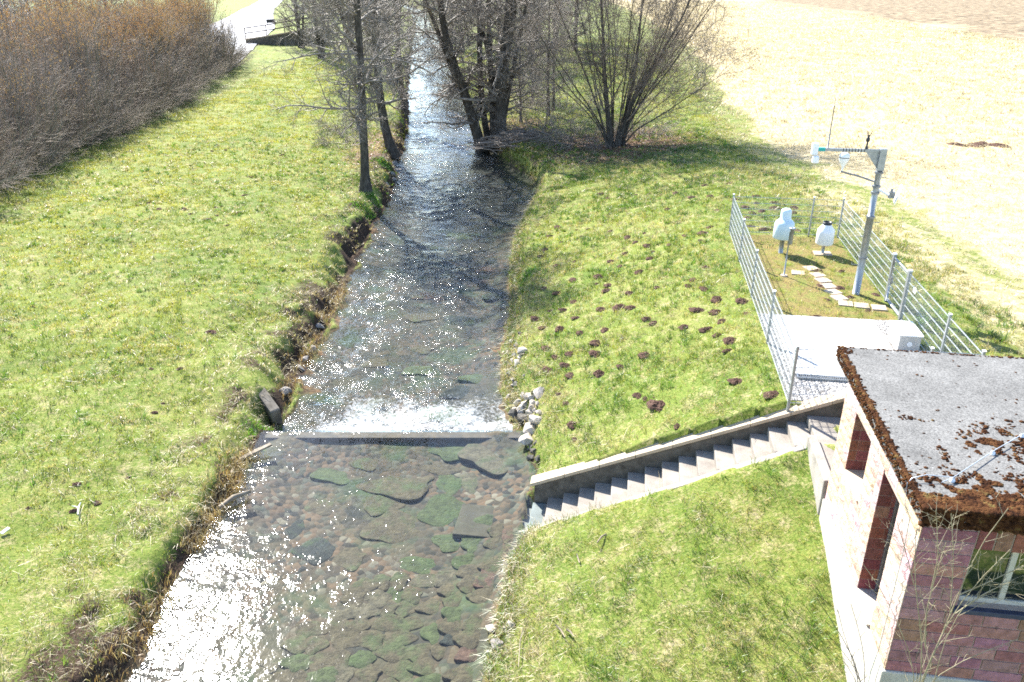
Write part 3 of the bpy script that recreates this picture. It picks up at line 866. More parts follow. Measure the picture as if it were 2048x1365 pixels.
for (px, py, wpx, hpx, kind, l) in [
        (905, 905, 85, 40, 'green', "pale green submerged slab nearest the weir in mid stream"), (985, 920, 110, 60, 'pale', "wide sandy submerged slab between green slab and big pale rocks"),
        (670, 948, 80, 38, 'green', "lone green submerged slab left of the middle of the pool"), (790, 968, 150, 50, 'brown', "long brown submerged slab right of the lone green one"),
        (893, 968, 60, 32, 'green', "small green submerged slab left of the stair foot paving"), (945, 965, 55, 35, 'pale', "small sandy slab just left of the stair foot paving"),
        (765, 1008, 75, 35, 'brown', "short brown submerged slab below the long brown one"), (890, 1025, 90, 60, 'green', "broad green submerged slab left of the stair foot"),
        (795, 1055, 115, 60, 'brown', "broad brown submerged slab in the middle of the pool"), (590, 1058, 36, 30, 'dark', "round dark stone on the gravelly left bed"),
        (935, 1048, 50, 32, 'dark', "dark oval slab below the stair foot paving"), (980, 1050, 50, 25, 'green', "green angular slab below the lower stair kerb"),
        (900, 1085, 60, 34, 'green', "green slab in the lower row left of the angular ones"), (960, 1075, 55, 30, 'green', "long green angular slab in the second row below the stairs"),
        (1000, 1076, 44, 26, 'brown', "brown angular slab against the right bank below the stairs"), (950, 1098, 46, 30, 'green', "green square slab in the third row below the stairs"),
        (1022, 1090, 36, 30, 'red', "reddish angular slab touching the grass below the stairs"), (990, 1102, 36, 24, 'brown', "small brown angular slab in the third row below the stairs"),
        (935, 1135, 50, 40, 'green', "mossy green slab left of the red stone"), (1016, 1117, 30, 24, 'red', "small red stone at the right bank below the angular slabs"),
        (1005, 1140, 42, 32, 'red', "red brown stone under the right bank above the big red slab"), (980, 1175, 56, 36, 'red', "big red brown slab half under the near right bank"),
        (630, 1100, 80, 40, 'dark', "dark weedy slab on the left part of the bed"), (700, 1115, 60, 38, 'brown', "brown slab beside the dark weedy one"),
        (880, 940, 70, 22, 'brown', "narrow brown slab under the pale green one"), (830, 1130, 80, 30, 'green', "greenish slab above the cobble rows"),
        (640, 1010, 60, 30, 'brown', "brown slab left of the broad brown one"), (730, 930, 60, 26, 'brown', "small brown slab just before the weir"),
        (870, 1270, 45, 40, 'green', "green weedy stone low in the near pool"), (905, 1290, 44, 20, 'dark', "dark flat stone breaking the near pool by the right bank")]:
    z = -0.38
    x, y, _ = at(px, py, z)
    zc = y * _c + (CH - z) * _s
    sx = wpx / FPX * zc * 0.5
    sy = hpx / FPX * zc * 0.5 / max(0.3, math.sin(math.atan2(CH, y)))
    bedstone(x, y, sx, sy, rnd.uniform(-.2, .2), kind, l, GS, -0.012, 0.055)
GD = "dark stones under the riffling water beyond the weir"
for i in range(34):
    y = rnd.uniform(19.5, 38); x = rnd.uniform(-4.5, float(right_edge(np.array([y]))[0]) - 0.5)
    k = rnd.choices(['dark', 'brown', 'green', 'red'], [4, 3, 3, 1])[0]
    s = rnd.uniform(.25, .5)
    bedstone(x, y, s * 1.2, s * .8, rnd.uniform(-.4, .4), k, {'dark': "dark", 'brown': "brown", 'green': "algae green", 'red': "reddish"}[k] + " stone under the rippled water beyond the weir", GD, -0.01, 0.09)

# ------------------------------------------------------------------ stairs and retaining wall
stairs = empty("stairs", st(-2.5, -0.6, 0), "concrete stairs climbing from the pool to the gauging house", "stairs", None, 0)
SO = Vector(stairs.location)
def SL(u, v, z):        # station coordinates -> stairs local
    p = st(u, v, z); return (p[0] - SO[0], p[1] - SO[1], p[2] - SO[2])
NST = 18
for k in range(NST):
    u1 = 0.35 - 0.35 * k; u0 = u1 - 0.35
    zt = 2.75 - 0.173 * (k + 1)
    b = MB()
    e = rnd.uniform(-.008, .008)
    b.box(u0 + 0.004 + e, u1 + 0.03, -1.04, -0.065, zt - 0.34, zt + rnd.uniform(-.006, .006), SL)
    b.build("step", M['steps'], stairs, False, 0.014)
b = MB()                # sloping kerb at the open side
ua, ub = -5.75, 0.42
b.hexa([SL(ua, -1.22, stair_z(ua) - 0.5), SL(ub, -1.22, 2.2), SL(ub, -1.045, 2.2), SL(ua, -1.045, stair_z(ua) - 0.5),
        SL(ua, -1.22, float(stair_z(np.array(ua))) + 0.02), SL(ub, -1.22, 2.77), SL(ub, -1.045, 2.77), SL(ua, -1.045, float(stair_z(np.array(ua))) + 0.02)])
b.build("kerb", M['kerb'], stairs, False, 0.02)
b = MB()
b.box(0.385, 3.2, -2.62, -0.065, 1.9, 2.75, SL)
b.build("landing", M['steps'], stairs, False, 0.02)
b = MB()
b.box(0.20, 0.38, -2.62, -1.05, 1.6, 2.86, SL)
b.build("cheek_wall", M['kerb'], stairs, False, 0.02)
# paving slab under water at the foot
b = MB(); b.box(-6.9, -5.5, -1.18, -0.05, -0.70, -0.235, lambda u, v, z: st(u, v, z))
tag(b.build("foot_slab", M['wetslab'], None, False, 0.02), "flat sandy concrete slab under water at the foot of the stairs", "slab")

rw = empty("retaining_wall", st(-2.2, 0.1, 0), "sloping concrete retaining wall with pale coping above the stairs", "wall")
RO = Vector(rw.location)
def RL(u, v, z):
    p = st(u, v, z); return (p[0] - RO[0], p[1] - RO[1], p[2] - RO[2])
def cope_z(u): return 0.50 + (u + 5.32) * 0.428
ua, ub = -5.32, 1.6
b = MB()
b.hexa([RL(ua + .1, -0.06, -0.6), RL(ub, -0.06, 1.5), RL(ub, 0.17, 1.5), RL(ua + .1, 0.17, -0.6), RL(ua + .1, -0.06, cope_z(ua + .1) - 0.09), RL(ub, -0.06, cope_z(ub) - 0.09), RL(ub, 0.17, cope_z(ub) - 0.09), RL(ua + .1, 0.17, cope_z(ua + .1) - 0.09)])
b.build("wall_body", M['oldconcrete'], rw)  # dark tone holds the painted shade of this face and its stains
b = MB()
nsec = 9
for i in range(nsec):
    a0 = ua + (ub - ua) * i / nsec + 0.004; a1 = ua + (ub - ua) * (i + 1) / nsec - 0.004
    b.hexa([RL(a0, -0.10, cope_z(a0) - 0.088), RL(a1, -0.10, cope_z(a1) - 0.088), RL(a1, 0.22, cope_z(a1) - 0.088), RL(a0, 0.22, cope_z(a0) - 0.088),
            RL(a0, -0.10, cope_z(a0)), RL(a1, -0.10, cope_z(a1)), RL(a1, 0.22, cope_z(a1)), RL(a0, 0.22, cope_z(a0))])
b.build("coping", M['coping'], rw, False, 0.012)

# ------------------------------------------------------------------ gauging house
UL, VF, VB, UR = 0.25, -6.55, -2.70, 3.6     # left face, front face, back face, right face
ZW0, ZP, ZT = 0.6, 2.52, 5.04
house = empty("gauging_house", st(UL, VF, 0), "small flat roofed red sandstone gauging house with mossy roof edge", "building")
HO = Vector(house.location)
def HL(u, v, z):
    p = st(u, v, z); return (p[0] - HO[0], p[1] - HO[1], p[2] - HO[2])
openL = [(-4.30, -3.42, 3.62, 4.74), (-5.78, -5.02, 2.56, 4.62)]     # v0 v1 z0 z1
openF = [(0.90, 2.05, 3.72, 4.60)]                                    # u0 u1 z0 z1
TH = 0.42
# inner walls (mortar), as strips round the openings
def wall_strips(b, horiz0, horiz1, z0, z1, opens, put):
    xs = sorted(set([horiz0, horiz1] + [o[0] for o in opens] + [o[1] for o in opens]))
    for a, c in zip(xs[:-1], xs[1:]):
        m = 0.5 * (a + c)
        cut = [o for o in opens if o[0] < m < o[1]]
        segs = [(z0, z1)]
        for o in cut: segs = [(z0, o[2]), (o[3], z1)]
        for s0, s1 in segs:
            if s1 - s0 > 0.01: put(b, a, c, s0, s1)
b = MB()
wall_strips(b, VF + 0.012, VB - 0.012, ZP, ZT, openL, lambda b, a, c, s0, s1: b.box(UL + 0.012, UL + TH, a, c, s0, s1, HL))
wall_strips(b, UL + TH + 0.001, UR, ZP, ZT, openF, lambda b, a, c, s0, s1: b.box(a, c, VF + 0.012, VF + TH, s0, s1, HL))
b.box(UL + TH + .001, UR, VB - TH, VB - 0.012, ZP, ZT, HL)
b.box(UR - TH, UR, VF + TH + .001, VB - TH - .001, ZP, ZT, HL)
b.build("wall", M['mortar'], house)
# dressed blocks, laid course by course
b = MB()
TONE = (0.40, 0.25, 0.19)      # set again per face; the left wall's paler tone paints in sunlight
def block(f, a0, a1, z0, z1, depth, prot, jit=0.012):
    """one rough faced block; f maps (along, out, z)"""
    base = np.array(TONE) * (rnd.uniform(.78, 1.18) if TONE[0] < .5 else rnd.uniform(.88, 1.08))
    base = base * np.array([1, rnd.uniform(.85, 1.15), rnd.uniform(.8, 1.25)])
    if TONE[0] < .5 and rnd.random() < 0.15: base = np.array([0.35, 0.20, 0.14]) * rnd.uniform(.8, 1.1)
    j = lambda s=jit: rnd.uniform(-s, s)
    na = max(2, int((a1 - a0) / 0.09)); nz = 3
    V = []; Q = []
    for iz in range(nz + 1):
        for ia in range(na + 1):
            a = a0 + (a1 - a0) * ia / na; z = z0 + (z1 - z0) * iz / nz
            edge = ia in (0, na) or iz in (0, nz)
            o = prot * (0.15 if edge else 1.0) + (0 if edge else j(prot * .55))
            V.append(f(a + (0 if ia in (0, na) else j()), o + 0.012, z + (0 if iz in (0, nz) else j(.006))))
    w = na + 1
    for iz in range(nz):
        for ia in range(na):
            k = iz * w + ia; Q.append((k, k + 1, k + 1 + w, k + w))
    n0 = len(V)
    ringi = [ia for ia in range(na + 1)] + [iz * w + na for iz in range(1, nz + 1)] + [nz * w + ia for ia in range(na - 1, -1, -1)] + [iz * w for iz in range(nz - 1, 0, -1)]
    for k in ringi:
        iz, ia = divmod(k, w)
        a = a0 + (a1 - a0) * ia / na; z = z0 + (z1 - z0) * iz / nz
        V.append(f(a, -depth, z))
    m = len(ringi)
    for i in range(m):
        Q.append((ringi[i], n0 + i, n0 + (i + 1) % m, ringi[(i + 1) % m]))
    b.add(V, Q, None, base)
def course(f, a0, a1, z0, z1, opens, prot, lens=(0.32, 0.62), g=0.012):
    zc_ = 0.5 * (z0 + z1)
    spans = [(a0, a1)]
    for o in opens:
        if o[2] - 0.02 < zc_ < o[3] + 0.02:
            ns = []
            for s in spans:
                if o[0] > s[0] and o[1] < s[1]: ns += [(s[0], o[0]), (o[1], s[1])]
                else: ns.append(s)
            spans = ns
    for s0, s1 in spans:
        a = s0
        while a < s1 - 0.02:
            L = rnd.uniform(*lens)
            if s1 - (a + L) < 0.18: L = s1 - a
            block(f, a + g / 2, min(a + L, s1) - g / 2, z0 + g / 2, z1 - g / 2, 0.0, prot)
            a += L
ncs = 14
for i in range(ncs):
    TONE = (0.56, 0.41, 0.34)  # sunlit look put into the colour; same stone as the front
    z0 = ZP + (ZT - ZP) * i / ncs; z1 = ZP + (ZT - ZP) * (i + 1) / ncs
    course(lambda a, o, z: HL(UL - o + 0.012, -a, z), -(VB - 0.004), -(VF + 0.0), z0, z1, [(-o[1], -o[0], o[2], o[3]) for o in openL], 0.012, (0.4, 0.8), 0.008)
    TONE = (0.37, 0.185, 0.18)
    zc_ = 0.5 * (z0 + z1)
    oF = [(openF[0][0], openF[0][1], openF[0][2] - 0.09, openF[0][3] + 0.34)]
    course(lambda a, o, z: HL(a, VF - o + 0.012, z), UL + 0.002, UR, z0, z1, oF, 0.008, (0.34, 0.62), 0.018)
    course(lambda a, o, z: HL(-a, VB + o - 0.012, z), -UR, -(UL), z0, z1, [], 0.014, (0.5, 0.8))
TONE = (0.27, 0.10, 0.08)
# reveals: blocks lining the openings of the left wall (the far jamb faces the camera)
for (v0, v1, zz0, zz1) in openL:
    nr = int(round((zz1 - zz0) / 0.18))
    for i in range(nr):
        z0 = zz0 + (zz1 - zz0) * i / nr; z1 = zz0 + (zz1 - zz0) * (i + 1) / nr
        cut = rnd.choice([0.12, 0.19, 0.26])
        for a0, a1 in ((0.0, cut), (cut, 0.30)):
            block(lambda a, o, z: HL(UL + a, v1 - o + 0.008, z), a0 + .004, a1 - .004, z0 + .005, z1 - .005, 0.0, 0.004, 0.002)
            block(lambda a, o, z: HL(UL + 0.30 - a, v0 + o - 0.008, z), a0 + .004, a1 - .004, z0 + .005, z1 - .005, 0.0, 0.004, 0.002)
# soldier course lintel over the front window
a = openF[0][0] - 0.0
while a < openF[0][1]:
    L = rnd.uniform(.19, .23)
    block(lambda p, o, z: HL(p, VF - o + 0.012, z), a + .012, a + L - .012, openF[0][3] + 0.005, openF[0][3] + 0.335, 0.0, 0.014)
    a += L
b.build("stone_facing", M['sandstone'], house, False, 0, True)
b = MB()
b.box(UL - 0.035, UL + TH, VF - 0.03, VB + 0.03, ZW0, ZP, HL)
b.box(UL + TH + .001, UR, VF - 0.03, VF + TH, ZW0, ZP, HL)
b.build("plinth", M['plinth'], house, False, 0.02)
# roof slab
RU0, RV0, RV1, RZ0, RZ1 = 0.12, -6.78, -2.28, 5.05, 5.30
b = MB(); b.box(RU0, UR + 0.15, RV0, RV1, RZ0, RZ1, HL)
roof = b.build("roof", M['roof'], house, False, 0.02)
# moss cushions: along the left and front edge and in drifts round the wire
V_ = []; T_ = []; nb_ = 0
mossrnd = np.random.default_rng(5)
bmx = bmesh.new(); bmesh.ops.create_icosphere(bmx, subdivisions=1, radius=1)
icoV = np.array([v.co[:] for v in bmx.verts]); icoT = np.array([[v.index for v in f.verts] for f in bmx.faces]); bmx.free()
cush = []
for i in range(1500):      # left edge band
    v = RV0 + (RV1 - RV0) * mossrnd.random()
    w = 0.025 + 0.07 * float(fbm(np.array(v * 3), np.array(0.5), 3, 2)) + (0.16 if v > RV1 - 0.3 else 0)
    u = RU0 - 0.02 + abs(mossrnd.normal(0, 1)) * w * 0.5
    cush.append((u, v, RZ1, 0.009 + 0.016 * mossrnd.random()))
for i in range(1100):       # hanging on the left fascia
    cush.append((RU0 - 0.005, RV0 + (RV1 - RV0) * mossrnd.random(), RZ0 + (RZ1 - RZ0) * (0.2 + 0.82 * mossrnd.random()), 0.008 + 0.014 * mossrnd.random()))
for i in range(2600):      # front edge band
    u = RU0 + 2.4 * mossrnd.random()
    v = RV0 - 0.02 + abs(mossrnd.normal(0, 1)) * (0.10 + 0.12 * float(fbm(np.array(u * 2.5), np.array(1.5), 4, 2)))
    cush.append((u, v, RZ1, 0.014 + 0.024 * mossrnd.random()))
for i in range(1500):
    cush.append((RU0 + 2.4 * mossrnd.random(), RV0 - 0.005, RZ0 + (RZ1 - RZ0) * (0.05 + 0.95 * mossrnd.random()), 0.015 + 0.025 * mossrnd.random()))
def drift(cu, cv, su, sv, n, a=0.0):
    for i in range(n):
        x, y = mossrnd.normal(0, su), mossrnd.normal(0, sv)
        u, v = cu + x * math.cos(a) - y * math.sin(a), cv + x * math.sin(a) + y * math.cos(a)
        if fbm(np.array(u * 7), np.array(v * 7), 8, 2) < 0.53: continue
        if u > RU0 and v > RV0 and v < RV1: cush.append((u, v, RZ1, 0.006 + 0.022 * mossrnd.random() ** 2))
drift(0.95, -6.35, 0.35, 0.18, 3400, 0.15)
drift(1.55, -6.5, 0.5, 0.12, 2600)
drift(1.1, -5.4, 0.25, 0.10, 700, 0.5); drift(1.5, -5.05, 0.25, 0.14, 1000, 0.6); drift(1.9, -5.3, 0.3, 0.3, 800)
drift(0.62, -4.62, 0.10, 0.05, 50); drift(0.45, -6.3, 0.14, 0.2, 260); drift(1.9, -6.0, 0.3, 0.25, 300)
for i in range(60): cush.append((RU0 + 2.6 * mossrnd.random(), RV0 + (RV1 - RV0) * mossrnd.random(), RZ1, 0.008 + 0.014 * mossrnd.random()))
for i in range(150): cush.append((RU0 + 3.2 * mossrnd.random(), RV1 - 0.02 - 0.05 * mossrnd.random(), RZ1, 0.008 + 0.016 * mossrnd.random()))
cush = np.array(cush)
sc = cush[:, 3:4] * np.stack([mossrnd.uniform(.8, 1.6, len(cush)), mossrnd.uniform(.8, 1.6, len(cush)), mossrnd.uniform(.6, 1.0, len(cush))], 1)
ctr = np.array([HL(*p[:3]) for p in cush])
MV = (icoV[None] * sc[:, None, :] + ctr[:, None, :]).reshape(-1, 3)
MT = (icoT[None] + (np.arange(len(cush)) * len(icoV))[:, None, None]).reshape(-1, 3)
o = mk("moss", MV, None, MT, M['moss'], True, roof)
o["kind"] = "stuff"
# left window: pale frame, glass
v0, v1, zz0, zz1 = openL[0]
w = MB()
du = UL + 0.30
for (a0, a1, c0, c1) in ((v0, v1, zz0, zz0 + .05), (v0, v1, zz1 - .05, zz1), (v0, v0 + .05, zz0 + .05, zz1 - .05), (v1 - .05, v1, zz0 + .05, zz1 - .05)):
    w.box(du, du + 0.06, a0, a1, c0, c1, HL)
win = w.build("window", M['frame'], house, False, 0.004)
g = MB(); g.box(du + 0.025, du + 0.03, v0 + .05, v1 - .05, zz0 + .05, zz1 - .05, HL); g.build("pane", M['glass'], win)
g = MB(); g.box(UL - 0.03, du, v0, v1, zz0 - 0.02, zz0 + 0.012, HL); g.build("sill", M['coping'], win, False, 0.005)
# left door: dark metal leaf with threshold
v0, v1, zz0, zz1 = openL[1]
d = MB(); d.box(du - 0.02, du + 0.04, v0 + 0.05, v1 - 0.05, zz0 + .03, zz1 - 0.05, HL)
d.box(du - 0.035, du - 0.021, v0 + 0.12, v1 - 0.12, zz0 + .12, zz1 - 0.2, HL)
door = d.build("door", M['doordark'], house, False, 0.006)
h = MB(); h.box(du - 0.06, du + 0.05, v0, v0 + 0.049, zz0, zz1, HL); h.box(du - 0.06, du + 0.05, v1 - 0.049, v1, zz0, zz1, HL); h.box(du - .06, du + .05, v0 + .05, v1 - .05, zz1 - .049, zz1, HL)
h.build("door_frame", M['galvdark'], door, False, 0.004)
h = MB(); h.tube([HL(du - 0.035, v0 + .12, zz0 + 0.75), HL(du - 0.09, v0 + .12, zz0 + .75), HL(du - 0.09, v0 + .24, zz0 + .75)], 0.012, 8)
h.build("handle", M['galv'], door, True)
h = MB(); h.box(UL - 0.05, du - 0.061, v0, v1, zz0 - 0.03, zz0 + 0.01, HL); h.build("threshold", M['plinth'], door, False, 0.005)
# front window
u0, u1, zz0, zz1 = openF[0]
w = MB()
dv = VF + 0.10
for (a0, a1, c0, c1) in ((u0, u1, zz0, zz0 + .065), (u0, u1, zz1 - .05, zz1), (u0, u0 + .05, zz0 + .065, zz1 - .05), (u1 - .05, u1, zz0 + .065, zz1 - .05), (u0 + 0.50, u0 + .57, zz0 + .065, zz1 - .05)):
    w.box(a0, a1, dv, dv + 0.07, c0, c1, HL)
win = w.build("window", M['frame'], house, False, 0.005)
g = MB(); g.box(u0 + .05, u0 + .50, dv + 0.03, dv + .036, zz0 + .065, zz1 - .05, HL); g.box(u0 + .57, u1 - .05, dv + 0.03, dv + .036, zz0 + .065, zz1 - .05, HL); g.build("pane", M['glass'], win)
g = MB(); g.box(u0 - 0.06, u1 + 0.06, VF - 0.07, dv, zz0 - 0.075, zz0 - 0.005, HL); g.build("sill", M['slate'], win, False, 0.006)
# dark room behind, with something pale on the window board
g = MB(); g.box(UL + TH + .05, UR - TH - .05, VF + TH + 0.9, VF + TH + 0.95, ZP, ZT, HL); g.box(UL + TH + .05, UR - TH - .05, VF + TH, VB - TH, ZP - 0.05, ZP, HL); g.build("inner_partition", M['doordark'], house)
g = MB(); g.box(u0 + .02, u1 - .02, dv + 0.08, VF + TH, zz0 - 0.03, zz0 + 0.0, HL); g.build("window_board", M['galvdark'], house, False, 0.004)
# lightning conductor
g = MB()
pts = [HL(2.6, -4.35, RZ1 + 0.05), HL(1.9, -4.95, RZ1 + 0.05), HL(1.35, -5.45, RZ1 + 0.05), HL(0.62, -6.18, RZ1 + 0.06), HL(0.3, -6.2, RZ1 + 0.08), HL(0.13, -6.25, RZ1 + 0.05), HL(0.08, -6.27, RZ1 - .02), HL(0.09, -6.32, RZ0 - 0.05), HL(0.17, -6.36, RZ0 - .2),
       HL(0.185, -6.38, 4.3), HL(0.18, -6.40, 3.5), HL(0.17, -6.42, 2.75), HL(0.16, -6.38, 2.3), HL(0.15, -6.42, 1.6)]
g.tube(pts, 0.0065, 6)
g.tube([HL(0.62, -6.18, RZ1 + 0.06), HL(0.45, -6.3, RZ1 + 0.05)], 0.0065, 6)
lc = g.build("lightning_conductor", M['wire'], house, True)
g = MB()
for (u_, v_) in ((0.62, -6.18), (1.35, -5.45), (1.9, -4.95)):
    g.lathe([(0.03, 0.0), (0.03, 0.03), (0.012, 0.045), (0.012, 0.06)], 10, HL(u_, v_, RZ1))
g.build("wire_holder", M['white'], lc, True)

# ------------------------------------------------------------------ measuring enclosure: paving, fence, gate
def sheet(name, u0, u1, v0, v1, z, mat, th=0.05):
    b = MB(); b.box(u0, u1, v0, v1, z - th, z, lambda u, v, zz: st(u, v, zz)); return b.build(name, mat, None, False, 0.006)
o = sheet("gravel", 0.03, 3.55, 0.24, 5.0, PADZ + 0.012, M['gravel'], 0.06); tag(o, kind='structure')
o = sheet("concrete_pad", 0.36, 2.85, 1.42, 4.85, PADZ + 0.06, M['concrete'], 0.1); tag(o, "bright white concrete pad on the gravel inside the fence", "concrete pad")
gr = empty("drain_grate", st(1.3, 1.32, PADZ + .05), "steel drain grate along the near edge of the white concrete pad", "drain", None, -SA)
b = MB()
for s in (-0.075, 0.075): b.box(-0.9, 0.9, s - 0.008, s + 0.008, -0.05, 0.012)
for s in (-0.9, 0.9): b.box(s - 0.008, s + 0.008, -0.067, 0.067, -0.05, 0.012)
b.build("grate_frame", M['galv'], gr)
b = MB()
for i in range(44): x = -0.87 + 1.74 * i / 43; b.box(x - 0.006, x + 0.006, -0.066, 0.066, -0.02, 0.008)
b.build("grate_bars", M['galvdark'], gr)
b = MB(); b.box(-0.89, 0.89, -0.066, 0.066, -0.049, -0.035); b.build("channel", M['black'], gr)

cbx = empty("service_box", st(3.2, 3.5, PADZ), "pale concrete service box with grey cover by the right fence", "box", None, -SA)
b = MB(); b.box(-0.24, 0.24, -0.42, 0.42, -0.05, 0.40); b.build("box_body", M['concrete'], cbx, False, 0.02)
b = MB(); b.box(-0.27, 0.27, -0.45, 0.45, 0.402, 0.44); b.build("cover", M['white'], cbx, False, 0.01)
b = MB(); b.lathe([(0.0, 0), (0.06, 0.0), (0.06, 0.008), (0, 0.008)], 16); o = b.build("vent_disc", M['white'], cbx); o.rotation_euler = (R(90), 0, 0); o.location = (0, -0.422, 0.2)

for i, (px, py) in enumerate([(1622, 538), (1636, 551), (1646, 562), (1657, 573.5), (1666, 585.5), (1678, 597), (1691, 608.5), (1723, 612.5), (1758, 617), (1596, 547)]):
    x, y, _ = at(px, py, PADZ)
    b = MB(); s = 0.185
    b.box(-s, s, -s, s, -0.03, 0.022 + 0.012)
    o = b.build("stepping_slab", M['slab'], None, False, 0.008)
    o.location = (x, y, PADZ); o.rotation_euler = (rnd.uniform(-.01, .01), rnd.uniform(-.01, .01), -SA + (R(-8) if i > 5 else R(22)) + rnd.uniform(-.05, .05))
    tag(o, ["first slab of the path, beside the blue grey rain gauge's shadow", "second slab of the path next to the gauge shadow", "third slab of the curving garden path",
            "middle slab of the curving path, half way to the mast", "fifth slab of the path with a shadow tip on it", "slab at the bend of the path, darkened by a pole shadow",
            "first slab of the straight row toward the gate", "middle slab of the straight row, left of the mast foot shadow", "last slab of the straight row, just inside the gate", "mossy slab at the far left end of the path"][i], "paving slab", "stepping slabs inside the fence")

FH = 1.30
fence = empty("mesh_fence", st(0, 0, PADZ), "galvanised double rod mesh fence round the rain gauges and mast", "fence", None, -SA)
def post(u, v, s=0.05, h=FH + 0.04, nm="post", par=fence, base=-0.3):
    b = MB(); b.box(u - s * .5, u + s * .5, v - s * .7, v + s * .7, base, h); p = b.build(nm, M['galv'], par, False, 0.004)
    c = MB(); c.box(u - s * .5 - .006, u + s * .5 + .006, v - s * .7 - .006, v + s * .7 + .006, h + .001, h + 0.022); c.build("post_cap", M['white'], p, False, 0.004)
    return p
def panel(u0, v0, u1, v1, z0=0.06, z1=FH, par=fence, nm="mesh_panel"):
    b = MB()
    L = math.hypot(u1 - u0, v1 - v0); du, dv_ = (u1 - u0) / L, (v1 - v0) / L
    nxv, nyv = -dv_, du
    nr = 7
    for i in range(nr):
        z = z0 + (z1 - z0 - 0.03) * i / (nr - 1)
        for s in (-0.009, 0.009):
            b.tube([(u0 + nxv * s, v0 + nyv * s, z), (u1 + nxv * s, v1 + nyv * s, z)], 0.0042, 5, False)
    n = int(L / 0.05)
    P = np.zeros((n, 2, 3)); 
    t = (np.arange(n) + .5) / n
    P[:, 0, 0] = P[:, 1, 0] = u0 + (u1 - u0) * t
    P[:, 0, 1] = P[:, 1, 1] = v0 + (v1 - v0) * t
    P[:, 0, 2] = z0 - .03; P[:, 1, 2] = z1
    V, Q = tubes(P, np.full((n, 2), 0.0024), 4)
    b.add(V, Q)
    return b.build(nm, M['wire'], par)
lv = [0, 3.1, 6.2, 9.25, 12.35]
for v in lv: post(0, v)
for a, c in zip(lv[:-1], lv[1:]): panel(0, a + .04, 0, c - .04)
post(2.62, 12.35, 0.045); post(3.57, 12.35)
panel(.03, 12.35, 2.59, 12.35); panel(2.65, 12.35, 3.54, 12.35)
post(3.57, 6.42, 0.07); post(3.57, 5.08, 0.08); post(3.57, 2.2); post(3.57, 0.3); post(2.62, 0.3, 0.04)
panel(3.57, 6.47, 3.57, 9.4); panel(3.57, 9.42, 3.57, 12.3); panel(3.57, 2.25, 3.57, 5.02); panel(3.57, .35, 3.57, 2.15)
panel(.03, 0.02, 2.6, 0.3)
panel(2.65, .3, 3.53, .3)
gate = empty("mesh_gate", st(3.57, 5.75, PADZ), "narrow galvanised tube framed gate in the right hand fence", "gate", None, -SA)
b = MB()
for z in (0.08, FH - 0.05): b.tube([(0, -0.58, z), (0, 0.6, z)], 0.028, 10)
for v in (-0.58, 0.6): b.tube([(0, v, 0.05), (0, v, FH - 0.02)], 0.028, 10)
b.build("gate_frame", M['galv'], gate, True)
panel(0, -0.55, 0, 0.57, 0.14, FH - 0.08, gate, "gate_mesh")
b = MB()
for z in (0.25, FH - .2): b.box(-0.035, 0.035, -0.66, -0.58, z - .03, z + .03)
b.build("hinge", M['galvdark'], gate)
b = MB(); b.box(-0.03, 0.03, 0.5, 0.56, 0.55, 0.75); b.tube([(-0.03, .53, .68), (-0.09, .53, .68), (-.09, .43, .68)], 0.009, 6); b.build("lock", M['galvdark'], gate)
x, y, z = st(3.60, 4.62, PADZ + 1.0)
b = MB(); b.box(-0.004, 0.004, -0.09, 0.09, -0.07, 0.07); o = b.build("notice_plate", M['white']); o.location = (x, y, z); o.rotation_euler = (0, 0, -SA); tag(o, "small blank white plate hung on the fence right of the gate", "sign")

# ------------------------------------------------------------------ rain gauges and sensors
rg = empty("rain_gauge", st(1.40, 10.33, PADZ), "pale blue two tier rain gauge on a grey post, left of the pair", "rain gauge")
b = MB(); b.lathe([(0.30, 0.50), (0.315, 0.52), (0.31, 0.80), (0.30, 0.98), (0.27, 1.03), (0.19, 1.10), (0.165, 1.13), (0.165, 1.34), (0.15, 1.40), (0.10, 1.44), (0.0, 1.45)], 32); b.build("housing", M['paleblue'], rg, True)
b = MB(); b.lathe([(0.0, 0.50), (0.30, 0.50)], 32); b.build("base_plate", M['galvdark'], rg)
b = MB(); b.tube([(0, 0, -.1), (0, 0, 0.5)], 0.075, 14); b.build("post", M['galv'], rg, True)
b = MB(); b.box(0.19, 0.29, -0.05, 0.05, 0.28, 0.62); b.build("junction_box", M['galvdark'], rg, False, 0.008)
rg = empty("rain_gauge", st(2.70, 10.42, PADZ), "white rain gauge with open black rim, right of the pair", "rain gauge")
b = MB(); b.lathe([(0.0, 0.33), (0.25, 0.33), (0.265, 0.36), (0.265, 0.72), (0.25, 0.80), (0.15, 0.93), (0.135, 0.97)], 32); b.build("housing", M['white'], rg, True)
b = MB(); b.lathe([(0.138, 0.965), (0.142, 1.05), (0.115, 1.05), (0.10, 0.93), (0.0, 0.86)], 28); b.build("rim", M['black'], rg, True)
b = MB(); b.tube([(0, 0, 0), (0, 0, 0.33)], 0.05, 12); b.build("post", M['galv'], rg, True)
b = MB(); b.box(-0.27, 0.27, -0.2, 0.2, -0.05, 0.035); o = b.build("foot_slab", M['slab'], rg, False, 0.008); o.rotation_euler = (0, 0, -SA)
sp = empty("sensor_post", st(1.16, 8.11, PADZ), "thin pole with a slim upright cylinder sensor before the gauges", "sensor pole")
b = MB(); b.tube([(0, 0, 0), (0, 0, 1.35)], 0.022, 10); b.build("pole", M['galv'], sp, True)
b = MB(); b.lathe([(0.0, 0.98), (0.05, 0.98), (0.055, 1.0), (0.055, 1.42), (0.09, 1.43), (0.09, 1.46), (0.04, 1.47), (0.035, 1.44), (0.0, 1.44)], 18, (0.05, 0, 0)); b.build("sensor", M['galv'], sp, True)
